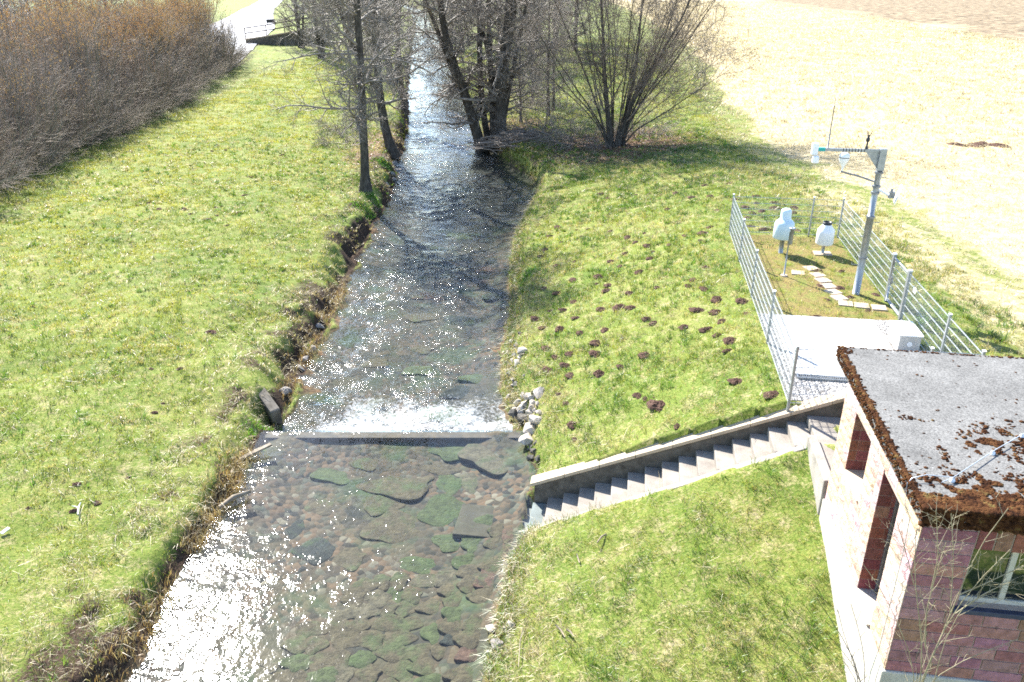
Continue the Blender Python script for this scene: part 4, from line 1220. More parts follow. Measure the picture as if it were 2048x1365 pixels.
b = MB(); b.lathe([(0.0, 0.03), (0.10, 0.03), (0.11, 0.0), (0.11, -0.03)], 18); b.build("foot", M['slab'], sp)

# ------------------------------------------------------------------ weather mast
mast = empty("weather_mast", st(2.91, 6.89, PADZ), "tall galvanised weather mast with cross arm and sensors inside the fence", "mast", None, -SA)
b = MB(); b.tube([(0, 0, -.1), (0, 0, 2.2)], 0.095, 16); b.tube([(0, 0, 2.2), (0, 0, 3.62)], 0.078, 16); b.build("mast_tube", M['galv'], mast, True)
for z in (1.05, 2.2, 2.85, 3.38, 3.02):
    b = MB(); b.tube([(0, 0, z - .025), (0, 0, z + .025)], 0.112, 14); b.build("clamp", M['galvdark'], mast)
for i, z in enumerate((0.85, 1.25, 1.65, 2.05, 2.45, 3.25)):
    s = 1 if i % 2 else -1
    b = MB(); b.tube([(0, 0, z), (s * 0.26, 0, z), (s * 0.26, 0, z + 0.06)], 0.009, 6); b.build("climbing_rung", M['galv'], mast)
b = MB(); b.box(-0.085, 0.085, -0.085, 0.085, 3.45, 4.0); b.add([(-.09, -.01, 3.98), (-.09, -.01, 3.5), (-.48, -.01, 3.98), (-.09, .01, 3.98), (-.09, .01, 3.5), (-.48, .01, 3.98)], [(0, 1, 4, 3), (1, 2, 5, 4), (2, 0, 3, 5)], [(0, 2, 1), (3, 4, 5)])
b.build("gusset", M['galv'], mast)
arm = MB(); arm.box(-1.62, -0.086, -0.035, 0.035, 3.90, 3.975); arm = arm.build("cross_arm", M['galv'], mast, False, 0.004)
for x in np.arange(-1.0, -.42, 0.075):
    b = MB(); b.box(x, x + 0.02, -0.038, 0.038, 3.897, 3.979); b.build("cable_tie", M['black'], arm)
b = MB(); b.box(-1.66, -1.44, -0.04, 0.04, 3.895, 3.982); b.build("teal_sleeve", M['teal'], arm)
b = MB(); b.box(-1.78, -1.62, -0.1, 0.03, 3.80, 4.10); b.box(-1.74, -1.58, -0.16, -0.03, 3.60, 3.78); b.build("sensor_head", M['white'], mast, False, 0.02)
b = MB(); b.tube([(-1.38, 0, 3.96), (-1.38, 0, 5.05)], [0.02, 0.014], 8); b.tube([(-1.38, 0, 5.05), (-1.38, 0, 5.22)], 0.007, 6); b.build("antenna_rod", M['galvdark'], mast, True)
b = MB(); b.lathe([(0.04, 0), (0.04, .06), (0.022, .08), (.022, .18), (.05, .20), (.05, .27), (.03, .29), (.03, .36)], 12, (-0.42, 0, 3.975))
for a in (0, 2.1, 4.2): b.tube([(-0.42 + .03 * math.cos(a), .03 * math.sin(a), 4.30), (-0.42 + .075 * math.cos(a), .075 * math.sin(a), 4.44)], 0.008, 5)
b.build("wind_sensor", M['black'], mast, True)
b = MB(); b.tube([(-0.06, 0, 3.14), (-0.5, -0.05, 3.28), (-0.98, -0.1, 3.40)], 0.024, 8); sa = b.build("side_arm", M['galvdark'], mast, True)
b = MB(); b.lathe([(0.02, 0.0), (0.03, 0.10), (0.085, 0.20), (0.13, 0.30), (0.13, 0.335)], 20, (-0.95, -0.1, 3.42)); b.lathe([(0.131, 0.355), (0.13, 0.40), (0.10, 0.45), (0.05, 0.475), (0, 0.48)], 20, (-0.95, -0.1, 3.42)); b.build("radiation_shield", M['white'], sa, True)
b = MB(); b.lathe([(0.12, .335), (0.12, .355)], 20, (-0.95, -0.1, 3.42)); b.build("shield_gap", M['black'], sa)
b = MB(); b.tube([(0.06, 0, 2.93), (0.36, -0.06, 2.80)], 0.03, 8); da = b.build("dish_arm", M['white'], mast, True)
b = MB(); b.box(0.33, 0.47, -0.12, 0.0, 2.74, 2.90); b.tube([(0.34, -.06, 2.74), (0.40, -.06, 2.98)], 0.035, 10); b.build("bracket", M['galvdark'], da)
b = MB(); b.box(-0.012, 0.012, -0.2, 0.2, -0.24, 0.24); o = b.build("flat_antenna", M['white'], da, False, 0.02); o.location = (0.56, -0.05, 2.84); o.rotation_euler = (0, R(14), R(-12))

# ------------------------------------------------------------------ molehills
def molehill(seed):
    r = np.random.default_rng(seed)
    n, m = 22, 9
    V = [(0, 0, 0.6)]; T = []; Q = []
    for i in range(1, m + 1):
        for j in range(n):
            a = 2 * math.pi * j / n
            rr = i / m * (1 + 0.18 * math.sin(2 * a + seed) + 0.1 * math.sin(5 * a + seed * 2))
            z = 0.6 * (1 - (i / m) ** 2) + (r.random() - .5) * 0.26 * (1 if i < m else 0.2) - (0.12 if i == m else 0)
            V.append((rr * math.cos(a) + r.normal(0, .02), rr * math.sin(a) + r.normal(0, .02), z))
    for j in range(n): T.append((0, 1 + j, 1 + (j + 1) % n))
    for i in range(m - 1):
        for j in range(n):
            a, b_ = 1 + i * n + j, 1 + i * n + (j + 1) % n
            Q.append((a, a + n, b_ + n, b_))
    mb = MB(); mb.add(V, Q, T)
    # crumbs of earth
    for k in range(26):
        a, q = r.random() * 6.28, abs(r.normal(0, .75))
        s = r.uniform(.04, .11); c = np.array([math.cos(a) * q, math.sin(a) * q, max(0, .6 * (1 - q * q)) + s * .4])
        mb.add(icoV * s * r.uniform(.7, 1.3, 3) + c, None, icoT)
    return mb.build("molehill", M['soil'])
_mh = []
_hills = []
def mole(px, py, s, label, group):
    x, y, z = ground_at(px, py)
    if len(_mh) < 5:
        o = molehill(len(_mh) + 1); _mh.append(o)
    else:
        o = rnd.choice(_mh).copy(); COL.objects.link(o)
    o.location = (x, y, z + 0.0)
    s *= .7
    _hills.append((x, y, s))
    o.scale = (s * rnd.uniform(.8, 1.25), s * rnd.uniform(.7, 1.0), s * rnd.uniform(.4, .6))
    o.rotation_euler = (0, 0, rnd.uniform(0, 6.28))
    tag(o, label, "molehill", group)
MG = "molehills on the slope between stream and fence"
slope = []
f5 = lambda x, y: (1040 + x * .2051, 380 + y * .2051)
slope += [f5(*p) for p in [(790, 45), (860, 85), (1135, 50), (1270, 95), (1035, 125), (215, 270), (370, 365), (300, 455), (555, 395), (670, 385), (610, 455), (885, 405), (1050, 465), (1220, 425), (1130, 515), (1250, 550), (405, 510), (365, 575), (250, 585), (205, 655), (360, 735), (535, 700), (1030, 620), (1275, 670), (890, 700), (980, 750), (905, 815), (1170, 805), (770, 850), (525, 880), (370, 1010), (240, 960), (750, 920), (860, 930), (850, 985), (1075, 1010), (1340, 955), (530, 1095), (300, 1180), (430, 1175), (975, 1145), (1090, 1155), (800, 1170), (165, 1260), (550, 1250), (1240, 1265), (1310, 1300), (1780, 420), (1860, 365), (1610, 450), (1770, 495), (1460, 540), (1300, 605), (1815, 755), (1690, 880), (1640, 935), (1800, 970), (1920, 1070), (1745, 1180), (1920, 1195), (1970, 1290), (1600, 1340), (1850, 1350), (400, 1355), (225, 1350), (1865, 70), (1930, 200), (1440, 190), (1520, 35), (1690, 80)]]
slope += [z3(*p) for p in [(450, 85), (635, 105), (850, 135), (1110, 115), (490, 300), (735, 355), (580, 390), (1010, 355), (700, 485), (510, 530), (745, 580), (1050, 570), (1270, 490), (1530, 375), (620, 780), (700, 880), (1440, 790), (1530, 830), (770, 1105), (1010, 240), (790, 1255)]]
f4 = lambda x, y: (1400 + x * .3956, 180 + y * .3956)
slope += [f4(*p) for p in [(30, 485), (150, 473), (60, 545), (90, 610), (215, 1070), (120, 1165), (30, 1215), (155, 1270), (145, 1320), (90, 1240), (235, 1130), (20, 725)]]
slope += [(1318, 812), (1279, 793), (1355, 853), (1474, 763), (1548, 790)]
for (px, py) in slope:
    big = (px, py) in ((1318, 812), (1444, 658)) 
    sh = "shaded " if py < 430 else ""
    side = "stream side of the grass slope" if px < 1200 else ("middle of the grass slope" if px < 1400 else "fence side of the grass slope")
    row = "upper" if py < 500 else ("central" if py < 640 else "lower")
    mole(px, py, (0.46 if big else rnd.uniform(.14, .33)), ("large heap of loose brown mole earth alone on the lower slope" if (px, py) == (1318, 812) else "low crumbly brown molehill on the %s part of the %s" % (row, side)), MG)
f7 = lambda x, y: (1440 + x * .1612, 380 + y * .1612)
for p in [(190, 120), (450, 80), (450, 170), (680, 170), (310, 215), (680, 230), (920, 225), (400, 290), (520, 265), (350, 350), (550, 345), (910, 290), (960, 385), (370, 460), (560, 495)]:
    mole(*f7(*p), rnd.uniform(.22, .34), "dark brown molehill at the far left corner of the fence", "molehills at the fence")
for p in [(1160, 350), (1220, 385), (970, 510), (1220, 1010), (1510, 1015), (1250, 1195), (1480, 1220)]:
    mole(*f7(*p), rnd.uniform(.14, .24), "small reddish molehill inside the fence near the rain gauges and path", "molehills at the fence")
for p in [(1655, 600), (1752, 590), (1737, 622), (1700, 595), (1632, 634)]:
    mole(*p, rnd.uniform(.13, .2), "small reddish molehill inside the fence near the mast foot", "molehills at the fence")
f1 = lambda x, y: (x * .3418, y * .3418)
for p in [(870, 1190), (930, 1225), (1075, 1225), (1115, 1255), (1215, 1285), (1270, 1265), (1330, 1320), (1260, 1215), (1650, 910), (1240, 885), (1320, 880), (1470, 1035), (1270, 850), (1435, 1145), (800, 1205), (1400, 1245), (1130, 880)]:
    mole(*f1(*p), rnd.uniform(.16, .30), "flat dark molehill far out on the left meadow toward the hedge", "molehills on the left meadow")
f0 = lambda x, y: (x * .293, 700 + y * .293)
for p in [(1310, 35), (1030, 130), (1230, 130), (1050, 430), (1110, 365), (880, 870), (520, 915), (190, 1080), (660, 1045), (500, 1100)]:
    mole(*f0(*p), rnd.uniform(.08, .15), "worn low molehill on the near left meadow", "molehills on the left meadow")
mole(420, 665, .26, "single dark round molehill alone in the middle of the left meadow", "molehills on the left meadow")
x, y, z = ground_at(1955, 293)
for i, (dx, dy, s) in enumerate([(0, 0, .75), (1.0, -.3, .6), (-.9, .35, .55), (.5, .5, .45)]):
    o = rnd.choice(_mh).copy(); COL.objects.link(o)
    o.location = (x + dx, y + dy, gz(x + dx, y + dy)); o.scale = (s, s * .6, s * .35)
    tag(o, "heap of turned brown earth in the dark patch on the pale field", "earth heap", "earth heaps on the pale field")

# white scrap and pale twig on the meadow
x, y, z = ground_at(12, 1067)
b = MB(); b.box(-.035, .035, -.09, .09, -.004, .02); o = b.build("paper_scrap", M['paper'], None, False, 0.01); o.location = (x, y, z + 0.06); o.rotation_euler = (.1, .2, -.35); tag(o, "small white paper scrap lying on the left meadow", "litter")
def stick(name, px, py, L, rz, label, mat=M['wood'], r=0.02, fork=False):
    x, y, z = ground_at(px, py)
    b = MB(); b.tube([(-L / 2, 0, 0), (0, .03 * L, .03), (L / 2, 0, 0.01)], [r * .7, r, r * .5], 6)
    if fork: b.tube([(0, .03 * L, .03), (L * .2, L * .35, .05)], [r * .8, r * .3], 5)
    o = b.build(name, mat, None, True); o.location = (x, y, z + .06); o.rotation_euler = (0, 0, rz); tag(o, label, "stick")
stick("forked_twig", 160, 1022, .42, 1.9, "white forked twig lying on the left meadow", M['paper'], .018, True)
stick("wood_stick", 1203, 1082, 0.33, .9, "grey stick lying on the grass below the stairs", r=.02)
stick("wood_stick", 1156, 1122, 0.26, 1.7, "pale short stick left of the grey one below the stairs", r=.016)
stick("wood_stick", 1120, 1268, 0.33, -1.1, "pale straight stick low on the near right slope", r=.018)
stick("wood_stick", 1140, 1272, 0.21, -1.0, "short pale stick beside the straight one on the near right slope", r=.02)
stick("wood_stick", 1044, 1290, 1.1, 1.45, "long thin upright looking stick on the near right bank edge", r=.010)

# ------------------------------------------------------------------ bare trees
def grow(par, prad, k, t0, t1, lfun, ang, n, r, up=0.15, wob=0.12, rs=0.45, rmin=0.006, bias=None):
    """k side shoots on each parent path. par (B,m,3)"""
    B, m, _ = par.shape
    t = t0 + (t1 - t0) * ((np.arange(k)[None, :] + r.random((B, k))) / k)
    f = t * (m - 1); i = np.clip(f.astype(int), 0, m - 2); w = (f - i)[..., None]
    bi = np.arange(B)[:, None]
    p0 = par[bi, i] * (1 - w) + par[bi, i + 1] * w
    r0 = prad[bi, i] * (1 - w[..., 0]) + prad[bi, i + 1] * w[..., 0]
    tan = par[bi, i + 1] - par[bi, i]; tan /= np.maximum(np.linalg.norm(tan, axis=2, keepdims=True), 1e-9)
    rv = r.normal(0, 1, (B, k, 3))
    if bias is not None: rv = rv + np.asarray(bias)
    side = rv - tan * np.sum(rv * tan, axis=2, keepdims=True); side /= np.maximum(np.linalg.norm(side, axis=2, keepdims=True), 1e-9)
    a = R(ang) * (0.7 + 0.6 * r.random((B, k, 1)))
    d = tan * np.cos(a) + side * np.sin(a)
    d = d.reshape(-1, 3); p = p0.reshape(-1, 3); r0 = r0.reshape(-1); t = t.reshape(-1)
    L = lfun(t) * (0.65 + 0.7 * r.random(len(t)))
    out = np.zeros((len(t), n, 3)); out[:, 0] = p
    for j in range(1, n):
        d = d + r.normal(0, wob, d.shape); d[:, 2] += up / n
        d /= np.linalg.norm(d, axis=1, keepdims=True)
        out[:, j] = out[:, j - 1] + d * (L / (n - 1))[:, None]
    rb = np.clip(r0 * rs, rmin, None)
    rad = rb[:, None] * np.linspace(1, 0.25, n)[None, :]
    rad = np.clip(rad, rmin * 0.55, None)
    return out, rad

def resample(pts, n):
    pts = np.asarray(pts, float)
    s = np.concatenate([[0], np.cumsum(np.linalg.norm(np.diff(pts, axis=0), axis=1))])
    q = np.linspace(0, s[-1], n)
    P = np.stack([np.interp(q, s, pts[:, i]) for i in range(3)], 1)
    for _ in range(2): P[1:-1] = 0.25 * P[:-2] + 0.5 * P[1:-1] + 0.25 * P[2:]
    return P

def flare(P, r0, r1, n):
    rad = np.linspace(r0, r1, n)
    h = P[:, 2] - P[0, 2]
    return rad * (1 + 0.7 * np.exp(-h / 0.35))

def tree(name, stems, label, cat, group=None, seed=1, limbs=18, blen=3.2, t0=0.18, sub=(8, 6, 3), up=0.25, bark='bark', twig='twig', rmin=0.007, limb_ang=72, lens=(0.42, 0.40, 0.5), extra_up=0.1, top=0.4):
    """stems: list of (polyline in world, r0, r1); each stem is a trunk part, all branches and twigs one crown part"""
    r = np.random.default_rng(seed)
    base = np.asarray(stems[0][0][0], float)
    root = empty(name, base, label, cat, group)
    Vs, Qs, n0 = [], [], 0
    for pts, r0, r1 in stems:
        n = 16
        P = resample(np.asarray(pts, float) - base, n)
        P += np.concatenate([np.zeros((1, 3)), r.normal(0, 0.02, (n - 1, 3))]).cumsum(0) * 0.7
        rad = flare(P, r0, r1, n)
        V, Q = tubes(P[None], rad[None], 10)
        o = mk("trunk", V, Q, None, M[bark], True, root)
        H = np.linalg.norm(np.diff(P, axis=0), axis=1).sum()
        l1, q1 = grow(P[None], rad[None], limbs, t0, 0.97, lambda t: blen * (1 - (1 - top) * np.clip((t - 0.35) / 0.65, 0, 1)), limb_ang, 9, r, up, 0.13, 0.42, 0.018)
        l2, q2 = grow(l1, q1, sub[0], 0.15, 0.98, lambda t: blen * lens[0] * (1.1 - 0.6 * t), 50, 6, r, extra_up, 0.16, 0.55, rmin * 1.5)
        l3, q3 = grow(l2, q2, sub[1], 0.12, 1.0, lambda t: blen * lens[0] * lens[1] * (1.1 - 0.5 * t), 48, 4, r, extra_up, 0.18, 0.6, rmin * 1.15)
        l4, q4 = grow(l3, q3, sub[2], 0.2, 1.0, lambda t: blen * lens[0] * lens[1] * lens[2] * (1.1 - 0.4 * t), 45, 3, r, extra_up, 0.2, 0.8, rmin)
        for P_, R_, s_ in ((l1, q1, 6), (l2, q2, 4), (l3, q3, 3), (l4, q4, 3)):
            V, Q = tubes(P_, R_, s_)
            Vs.append(V); Qs.append(Q + n0); n0 += len(V)
    mk("crown", np.concatenate(Vs), np.concatenate(Qs), None, M[twig], True, root)
    return root

def z2(x, y): return 550 + x * .293, y * .293
def stem_px(pl, y, top_z, base_z=None, dy=0.0):
    """polyline seen at the distance y (leaning dy away per metre), continued up to top_z"""
    P = [at_y(px, py, y) for px, py in pl]
    if base_z is None: base_z = gz(P[0][0], y) - 0.15
    P[0] = (P[0][0], y, base_z)
    P = [(p[0], p[1] + dy * (p[2] - base_z), p[2]) for p in P]
    a, b_ = np.array(P[-2]), np.array(P[-1])
    d = (b_ - a); d /= np.linalg.norm(d); d = d + np.array([0, 0, .35]); d /= np.linalg.norm(d)
    if top_z > b_[2]: P.append(tuple(b_ + d * (top_z - b_[2]) / max(d[2], .3)))
    return P

AG = "bare alders along the stream banks"
tree("alder_tree", [(stem_px([(731, 378), (727, 300), (723, 176), (718, 88), (713, 0)], 41.8, 17, None), 0.24, 0.10)],
     "nearest slim straight alder on the left bank, bare, mossy at its foot", "tree", AG, 21, 44, 3.7, 0.20, (11, 7, 4), 0.1)
tree("alder_tree", [(stem_px([(786, 290), (764, 234), (758, 176), (752, 102), (748, 0)], 54.5, 17), 0.33, 0.12),
                    (stem_px([(757, 200), (740, 165), (708, 102), (690, 58), (676, 0)], 54.8, 15, 4.4), 0.18, 0.07)],
     "forked alder with curved foot behind the nearest one on the left bank", "tree", AG, 22, 34, 4.0, 0.18, (10, 7, 3), 0.1, top=.7)
tree("alder_tree", [(stem_px([(808, 213), (804, 180), (801, 146), (793, 44), (790, 0)], 71.5, 16), 0.24, 0.1)],
     "thin alder at the left water edge beyond the forked one", "tree", AG, 23, 34, 3.8, 0.2, (9, 6, 3), 0.1, rmin=.009)
tree("alder_tree", [(stem_px([(784, 160), (777, 130), (772, 90), (770, 0)], 88, 17), 0.42, 0.15), (stem_px([(790, 160), (796, 120), (800, 0)], 90, 16), 0.28, 0.1)],
     "stout twin stemmed alder farther along the left bank", "tree", AG, 24, 30, 4.2, 0.2, (9, 6, 3), 0.1, rmin=.01)
# multi stemmed alder on the right bank
yb = 58
tree("alder_tree", [
    (stem_px([(966, 266), (950, 235), (918, 164), (898, 105), (881, 44), (878, 0)], yb, 17), 0.34, 0.13),
    (stem_px([(962, 262), (931, 193), (902, 130), (874, 50), (852, 0)], yb + .4, 14), 0.24, 0.08),
    (stem_px([(999, 268), (1000, 230), (1004, 147), (1012, 60), (1019, 0)], yb, 18), 0.44, 0.2),
    (stem_px([(1005, 150), (1018, 100), (1024, 50), (1028, 0)], yb + .3, 17, 4.9), 0.26, 0.12),
    (stem_px([(980, 266), (962, 205), (960, 100), (958, 0)], yb + 1.2, 17), 0.26, 0.1),
    (stem_px([(986, 266), (984, 200), (979, 100), (976, 0)], yb + .9, 16), 0.24, 0.1),
    (stem_px([(992, 266), (990, 150), (965, 60), (950, 0)], yb + 1.6, 15), 0.2, 0.08),
    (stem_px([(1003, 266), (1015, 200), (1035, 100), (1050, 30), (1056, 0)], yb + .6, 15), 0.2, 0.07)],
    "large many stemmed dark alder leaning over the right side of the stream", "tree", AG, 25, 24, 3.8, 0.10, (9, 6, 3), 0.1, top=.85)
for i, (px, py, y, r0, lab) in enumerate([(1042, 250, 62, .10, "thin sapling alder just right of the many stemmed one"), (1097, 238, 63.5, .13, "thin straight alder left of the spreading bush"), (1107, 225, 66, .11, "thin alder close behind the straight one left of the bush"), (1065, 205, 72, .12, "slender alder between the many stemmed alder and the bush")]):
    tree("young_alder", [(stem_px([(px, py), (px - 2 + i, py * .55), (px + 2, 0)], y, 11), r0, .04)], lab, "tree", "young alders on the right bank", 40 + i, 34, 2.7, 0.1, (8, 6, 3), 0.3, rmin=.008)
# the spreading hazel like bush
bb = ground_at(1228, 292)
stems = []
r_ = np.random.default_rng(9)
for i in range(26):
    tilt = R([10, 22, 34, 46, 60][i % 5]) * r_.uniform(.85, 1.12)
    az = r_.uniform(0, 6.283)
    if i % 5 >= 2: az = [0.1, -0.4, 0.55, 3.2, -2.8, 0.25][r_.integers(0, 6)] + r_.normal(0, .3)
    L = r_.uniform(11.5, 15.0) if tilt < 0.9 else r_.uniform(7.5, 9.5)
    d0 = np.array([math.cos(az) * math.sin(tilt), math.sin(az) * math.sin(tilt), math.cos(tilt)])
    p = np.array(bb) + np.array([math.cos(az) * r_.uniform(.1, .55), math.sin(az) * r_.uniform(.1, .5), -0.15])
    pts = [p]
    d = d0 * 0.75 + np.array([0, 0, .5])
    for j in range(5):
        d = d / np.linalg.norm(d); p = p + d * L / 5; pts.append(p); d = d0 * (0.85 + .1 * j) + np.array([0, 0, .16]) + r_.normal(0, .08, 3)
    stems.append((pts, r_.uniform(.032, .075), .011))
stems.append((stem_px([(1222, 290), (1211, 200), (1205, 123), (1199, 0)], bb[1], 11), .19, .04))
stems.append((stem_px([(1235, 290), (1258, 215), (1304, 132), (1350, 61), (1381, 0)], bb[1], 10.5), .15, .035))
stems.append((stem_px([(1232, 290), (1262, 190), (1279, 80), (1285, 0)], bb[1] + .5, 11), .13, .035))
tree("spreading_bush", stems, "big spreading many stemmed bare bush at the edge of the pale field", "shrub", None, 31, 12, 3.2, 0.15, (6, 4, 3), 0.3, 'bark', 'bushtwig', 0.006, 34, (0.55, 0.5, 0.55), 0.2, 0.7)
# low thicket of brush under the bush and on the left bank
def thicket(px, py, n, rad, h, label, group, seed, twigm='twig'):
    x, y, z = ground_at(px, py)
    r = np.random.default_rng(seed)
    P = np.zeros((n, 6, 3))
    a = r.random(n) * 6.283; q = np.sqrt(r.random(n)) * rad
    P[:, 0] = np.stack([np.cos(a) * q, np.sin(a) * q, np.zeros(n)], 1)
    d = np.stack([np.cos(a) * r.uniform(.1, 1.3, n), np.sin(a) * r.uniform(.1, 1.3, n), np.ones(n) * r.uniform(.3, 1, n)], 1)
    for j in range(1, 6):
        d = d / np.linalg.norm(d, axis=1, keepdims=True) + r.normal(0, .2, (n, 3)); d[:, 2] -= .06 * j
        P[:, j] = P[:, j - 1] + d / np.linalg.norm(d, axis=1, keepdims=True) * h / 5 * r.uniform(.6, 1.2, (n, 1))
    P[:, :, 2] = np.maximum(P[:, :, 2], 0.02)
    Rr = np.linspace(.016, .006, 6)[None] * r.uniform(.7, 1.6, (n, 1))
    root = empty("brush_thicket", (x, y, z), label, "brush", group)
    V, Q = tubes(P, Rr, 4); mk("stems", V, Q, None, M['bushtwig'], True, root)
    l2, q2 = grow(P, Rr, 7, .2, 1, lambda t: h * .3, 50, 4, r, 0, .2, .6, .006)
    l3, q3 = grow(l2, q2, 3, .2, 1, lambda t: h * .14, 50, 3, r, 0, .2, .7, .005)
    V2, Q2 = tubes(l2, q2, 3); V3, Q3 = tubes(l3, q3, 3)
    mk("twigs", np.concatenate([V2, V3]), np.concatenate([Q2, Q3 + len(V2)]), None, M[twigm], True, root)
TG = "low brush along the banks"
for i, (px, py, n, rad, h, l) in enumerate([(1165, 285, 90, 2.2, 2.0, "low tangled brush left of the spreading bush"), (1285, 275, 60, 1.4, 1.8, "sparse low brush right of the spreading bush trunk"), (1080, 265, 70, 2.0, 2.4, "tangled brush between the brushwood heap and thin alders"),
                                            (690, 260, 60, 1.6, 1.5, "dry brush left of the nearest slim alder"), (680, 290, 50, 1.3, 1.1, "low dry brush at the meadow side of the nearest slim alder"), (735, 240, 50, 1.4, 1.3, "dry brush between the two nearest left bank trees"), (1040, 215, 60, 2.2, 2.6, "brush behind the many stemmed alder"),
                                            (1130, 220, 60, 2.4, 2.6, "brush behind and left of the spreading bush"), (770, 185, 50, 1.8, 2.0, "brush at the foot of the left bank trees farther on")]):
    thicket(px, py, n, rad, h, l, TG, 200 + i)
# brushwood heap at the water edge
x, y, z = ground_at(1040, 285)
r_ = np.random.default_rng(77)
n = 240
P = np.zeros((n, 5, 3))
cx = r_.normal(0, 1.3, n); cy = r_.normal(0, .8, n)
ang = r_.normal(0.15, .5, n) + np.where(r_.random(n) < .5, math.pi, 0)
L = r_.uniform(1.0, 3.2, n)
zc_ = np.maximum(.05, (1 - (cx / 2.6) ** 2) * 0.9 * r_.random(n))
for j in range(5):
    t = (j / 4 - .5)
    P[:, j] = np.stack([cx + np.cos(ang) * L * t, cy + np.sin(ang) * L * t, zc_ - .25 * np.abs(t) * L * .3 + .15 * t * r_.normal(0, 1, n)], 1) + r_.normal(0, .05, (n, 3))
rr_ = np.linspace(.035, .012, 5)[None] * r_.uniform(.5, 1.6, (n, 1))
V, Q = tubes(P, rr_, 5)
o = mk("brushwood_heap", V, Q, None, M['bushtwig'], True); o.location = (x + .2, y + .3, z - .25); tag(o, "dark heap of brushwood and branches at the right water edge by the trees", "brushwood")
b = MB(); b.tube([(-1.6, .1, -.35), (-.6, 0, .05), (.6, .1, .3), (2.0, .3, .35)], [.20, .26, .24, .15], 12); o = b.build("fallen_log", M['bark'], None, True); x, y, z = at(985, 300, -.25); o.location = (x + .8, y, 0.05); tag(o, "dark fallen log jutting into the stream below the brushwood heap", "log")

# trees farther along the stream, only their trunks and haze of twigs are seen
FG = "distant bare alders beyond the bridge bend"
far_spots = [(640, 95, 105, "left of the stream, behind the railing"), (600, 80, 118, "left of the railing's end"), (700, 70, 130, "left of the far stream bend"), (745, 75, 120, "at the left edge of the far stream"), (760, 52, 170, "on the left far bend"),
             (905, 100, 105, "at the right edge of the far stream"), (925, 80, 125, "on the right bank beyond the many stemmed alder"), (880, 62, 160, "on the right far bend"), (1000, 110, 100, "behind the many stemmed alder"), (1060, 100, 108, "behind the thin alders"), (1110, 80, 125, "behind the spreading bush's left half"), (960, 60, 160, "farthest on the right bank"),
             (850, 38, 235, "at the end of the visible stream"), (1150, 100, 112, "behind the spreading bush's crown")]
protos = []
for i, (px, py, y, l) in enumerate(far_spots):
    x, yy_, _ = at_y(px, py, y)
    z = gz(x, y)
    if i < 4:
        hh = [15, 14, 16, 13][i]
        o = tree("distant_alder", [([(x, y, z - .2), (x + .2 * i - .3, y, z + hh * .4), (x + .3, y + .2, z + hh)], .3, .08), ([(x + .2, y + .3, z - .2), (x + .9, y, z + hh * .4), (x + 1.6, y + .2, z + hh * .9)], .2, .06)],
                 "bare grey alder " + l, "tree", FG, 300 + i, 34, 4.0, 0.12, (8, 5, 3), 0.25, rmin=.014)
        protos.append(o)
    else:
        o = copy_tree(protos[i % 4]); o.location = (x, y, z - .2); o.rotation_euler = (0, 0, rnd.uniform(0, 6.28)); s = rnd.uniform(.85, 1.15); o.scale = (s, s, s)
        tag(o, "bare grey alder " + l, "tree", FG)

# ------------------------------------------------------------------ hazel hedge on the left
def hazel(seed, H, spread, catk, low):
    r = np.random.default_rng(seed)
    n = 56
    a = r.random(n) * 6.283; q = np.sqrt(r.random(n)) * .9
    P = np.zeros((n, 8, 3)); P[:, 0] = np.stack([np.cos(a) * q, np.sin(a) * q, np.full(n, -.1)], 1)
    tilt = np.abs(r.normal(0, spread, n)); tilt[: int(n * low)] = r.uniform(.9, 1.35, int(n * low))
    d0 = np.stack([np.cos(a) * np.sin(tilt), np.sin(a) * np.sin(tilt), np.cos(tilt)], 1)
    L = H * r.uniform(.65, 1.05, n) * np.where(tilt > .9, .75, 1)
    d = d0 * .8 + np.array([0, 0, .35])
    for j in range(1, 8):
        d = d / np.linalg.norm(d, axis=1, keepdims=True)
        P[:, j] = P[:, j - 1] + d * (L / 7)[:, None]
        d = d * .75 + d0 * .35 + r.normal(0, .07, (n, 3)); d[:, 2] += np.where(tilt > .9, -.03, .05)
    P[:, 1:, 2] = np.maximum(P[:, 1:, 2], .15)
    Rr = np.linspace(.034, .010, 8)[None] * r.uniform(.6, 1.3, (n, 1))
    l2, q2 = grow(P, Rr, 11, .15, 1, lambda t: H * .22 * (1.15 - .5 * t), 38, 5, r, .35, .12, .5, .009)
    l3, q3 = grow(l2, q2, 5, .15, 1, lambda t: H * .085, 40, 3, r, .3, .15, .7, .0065)
    V1, Q1 = tubes(P, Rr, 5)
    V2, Q2 = tubes(l2, q2, 4); V3, Q3 = tubes(l3, q3, 3)
    root = empty("hazel_shrub", (0, 0, 0))
    mk("stems", V1, Q1, None, M['hazelgrey'], True, root)
    mk("twigs", np.concatenate([V2, V3]), np.concatenate([Q2, Q3 + len(V2)]), None, M['hazel'], True, root)
    if catk:
        tips = l3[:, -1]
        w = np.clip((tips[:, 2] / H - .5) * 2.4, 0, 1) * catk * 1.3
        sel = tips[r.random(len(tips)) < w]
        C = np.zeros((len(sel), 3, 3)); C[:, 0] = sel; C[:, 1] = sel + np.array([0, 0, -.05]) + r.normal(0, .012, (len(sel), 3)); C[:, 2] = C[:, 1] + np.array([0, 0, -.05])
        V, Q = tubes(C, np.tile(np.array([.016, .027, .012]), (len(sel), 1)), 4)
        mk("catkins", V, Q, None, M['catkin'], True, root)['kind'] = 'stuff'
    return root
HG = "bare hazel shrubs of the hedge along the left meadow"
hz = [hazel(1, 6.2, .42, .10, .25), hazel(2, 6.6, .38, .42, .12), hazel(3, 5.6, .5, .03, .4), hazel(4, 7.0, .34, 1.0, .05), hazel(5, 5.4, .5, 0, .45)]
used = [False] * 5
spots = []
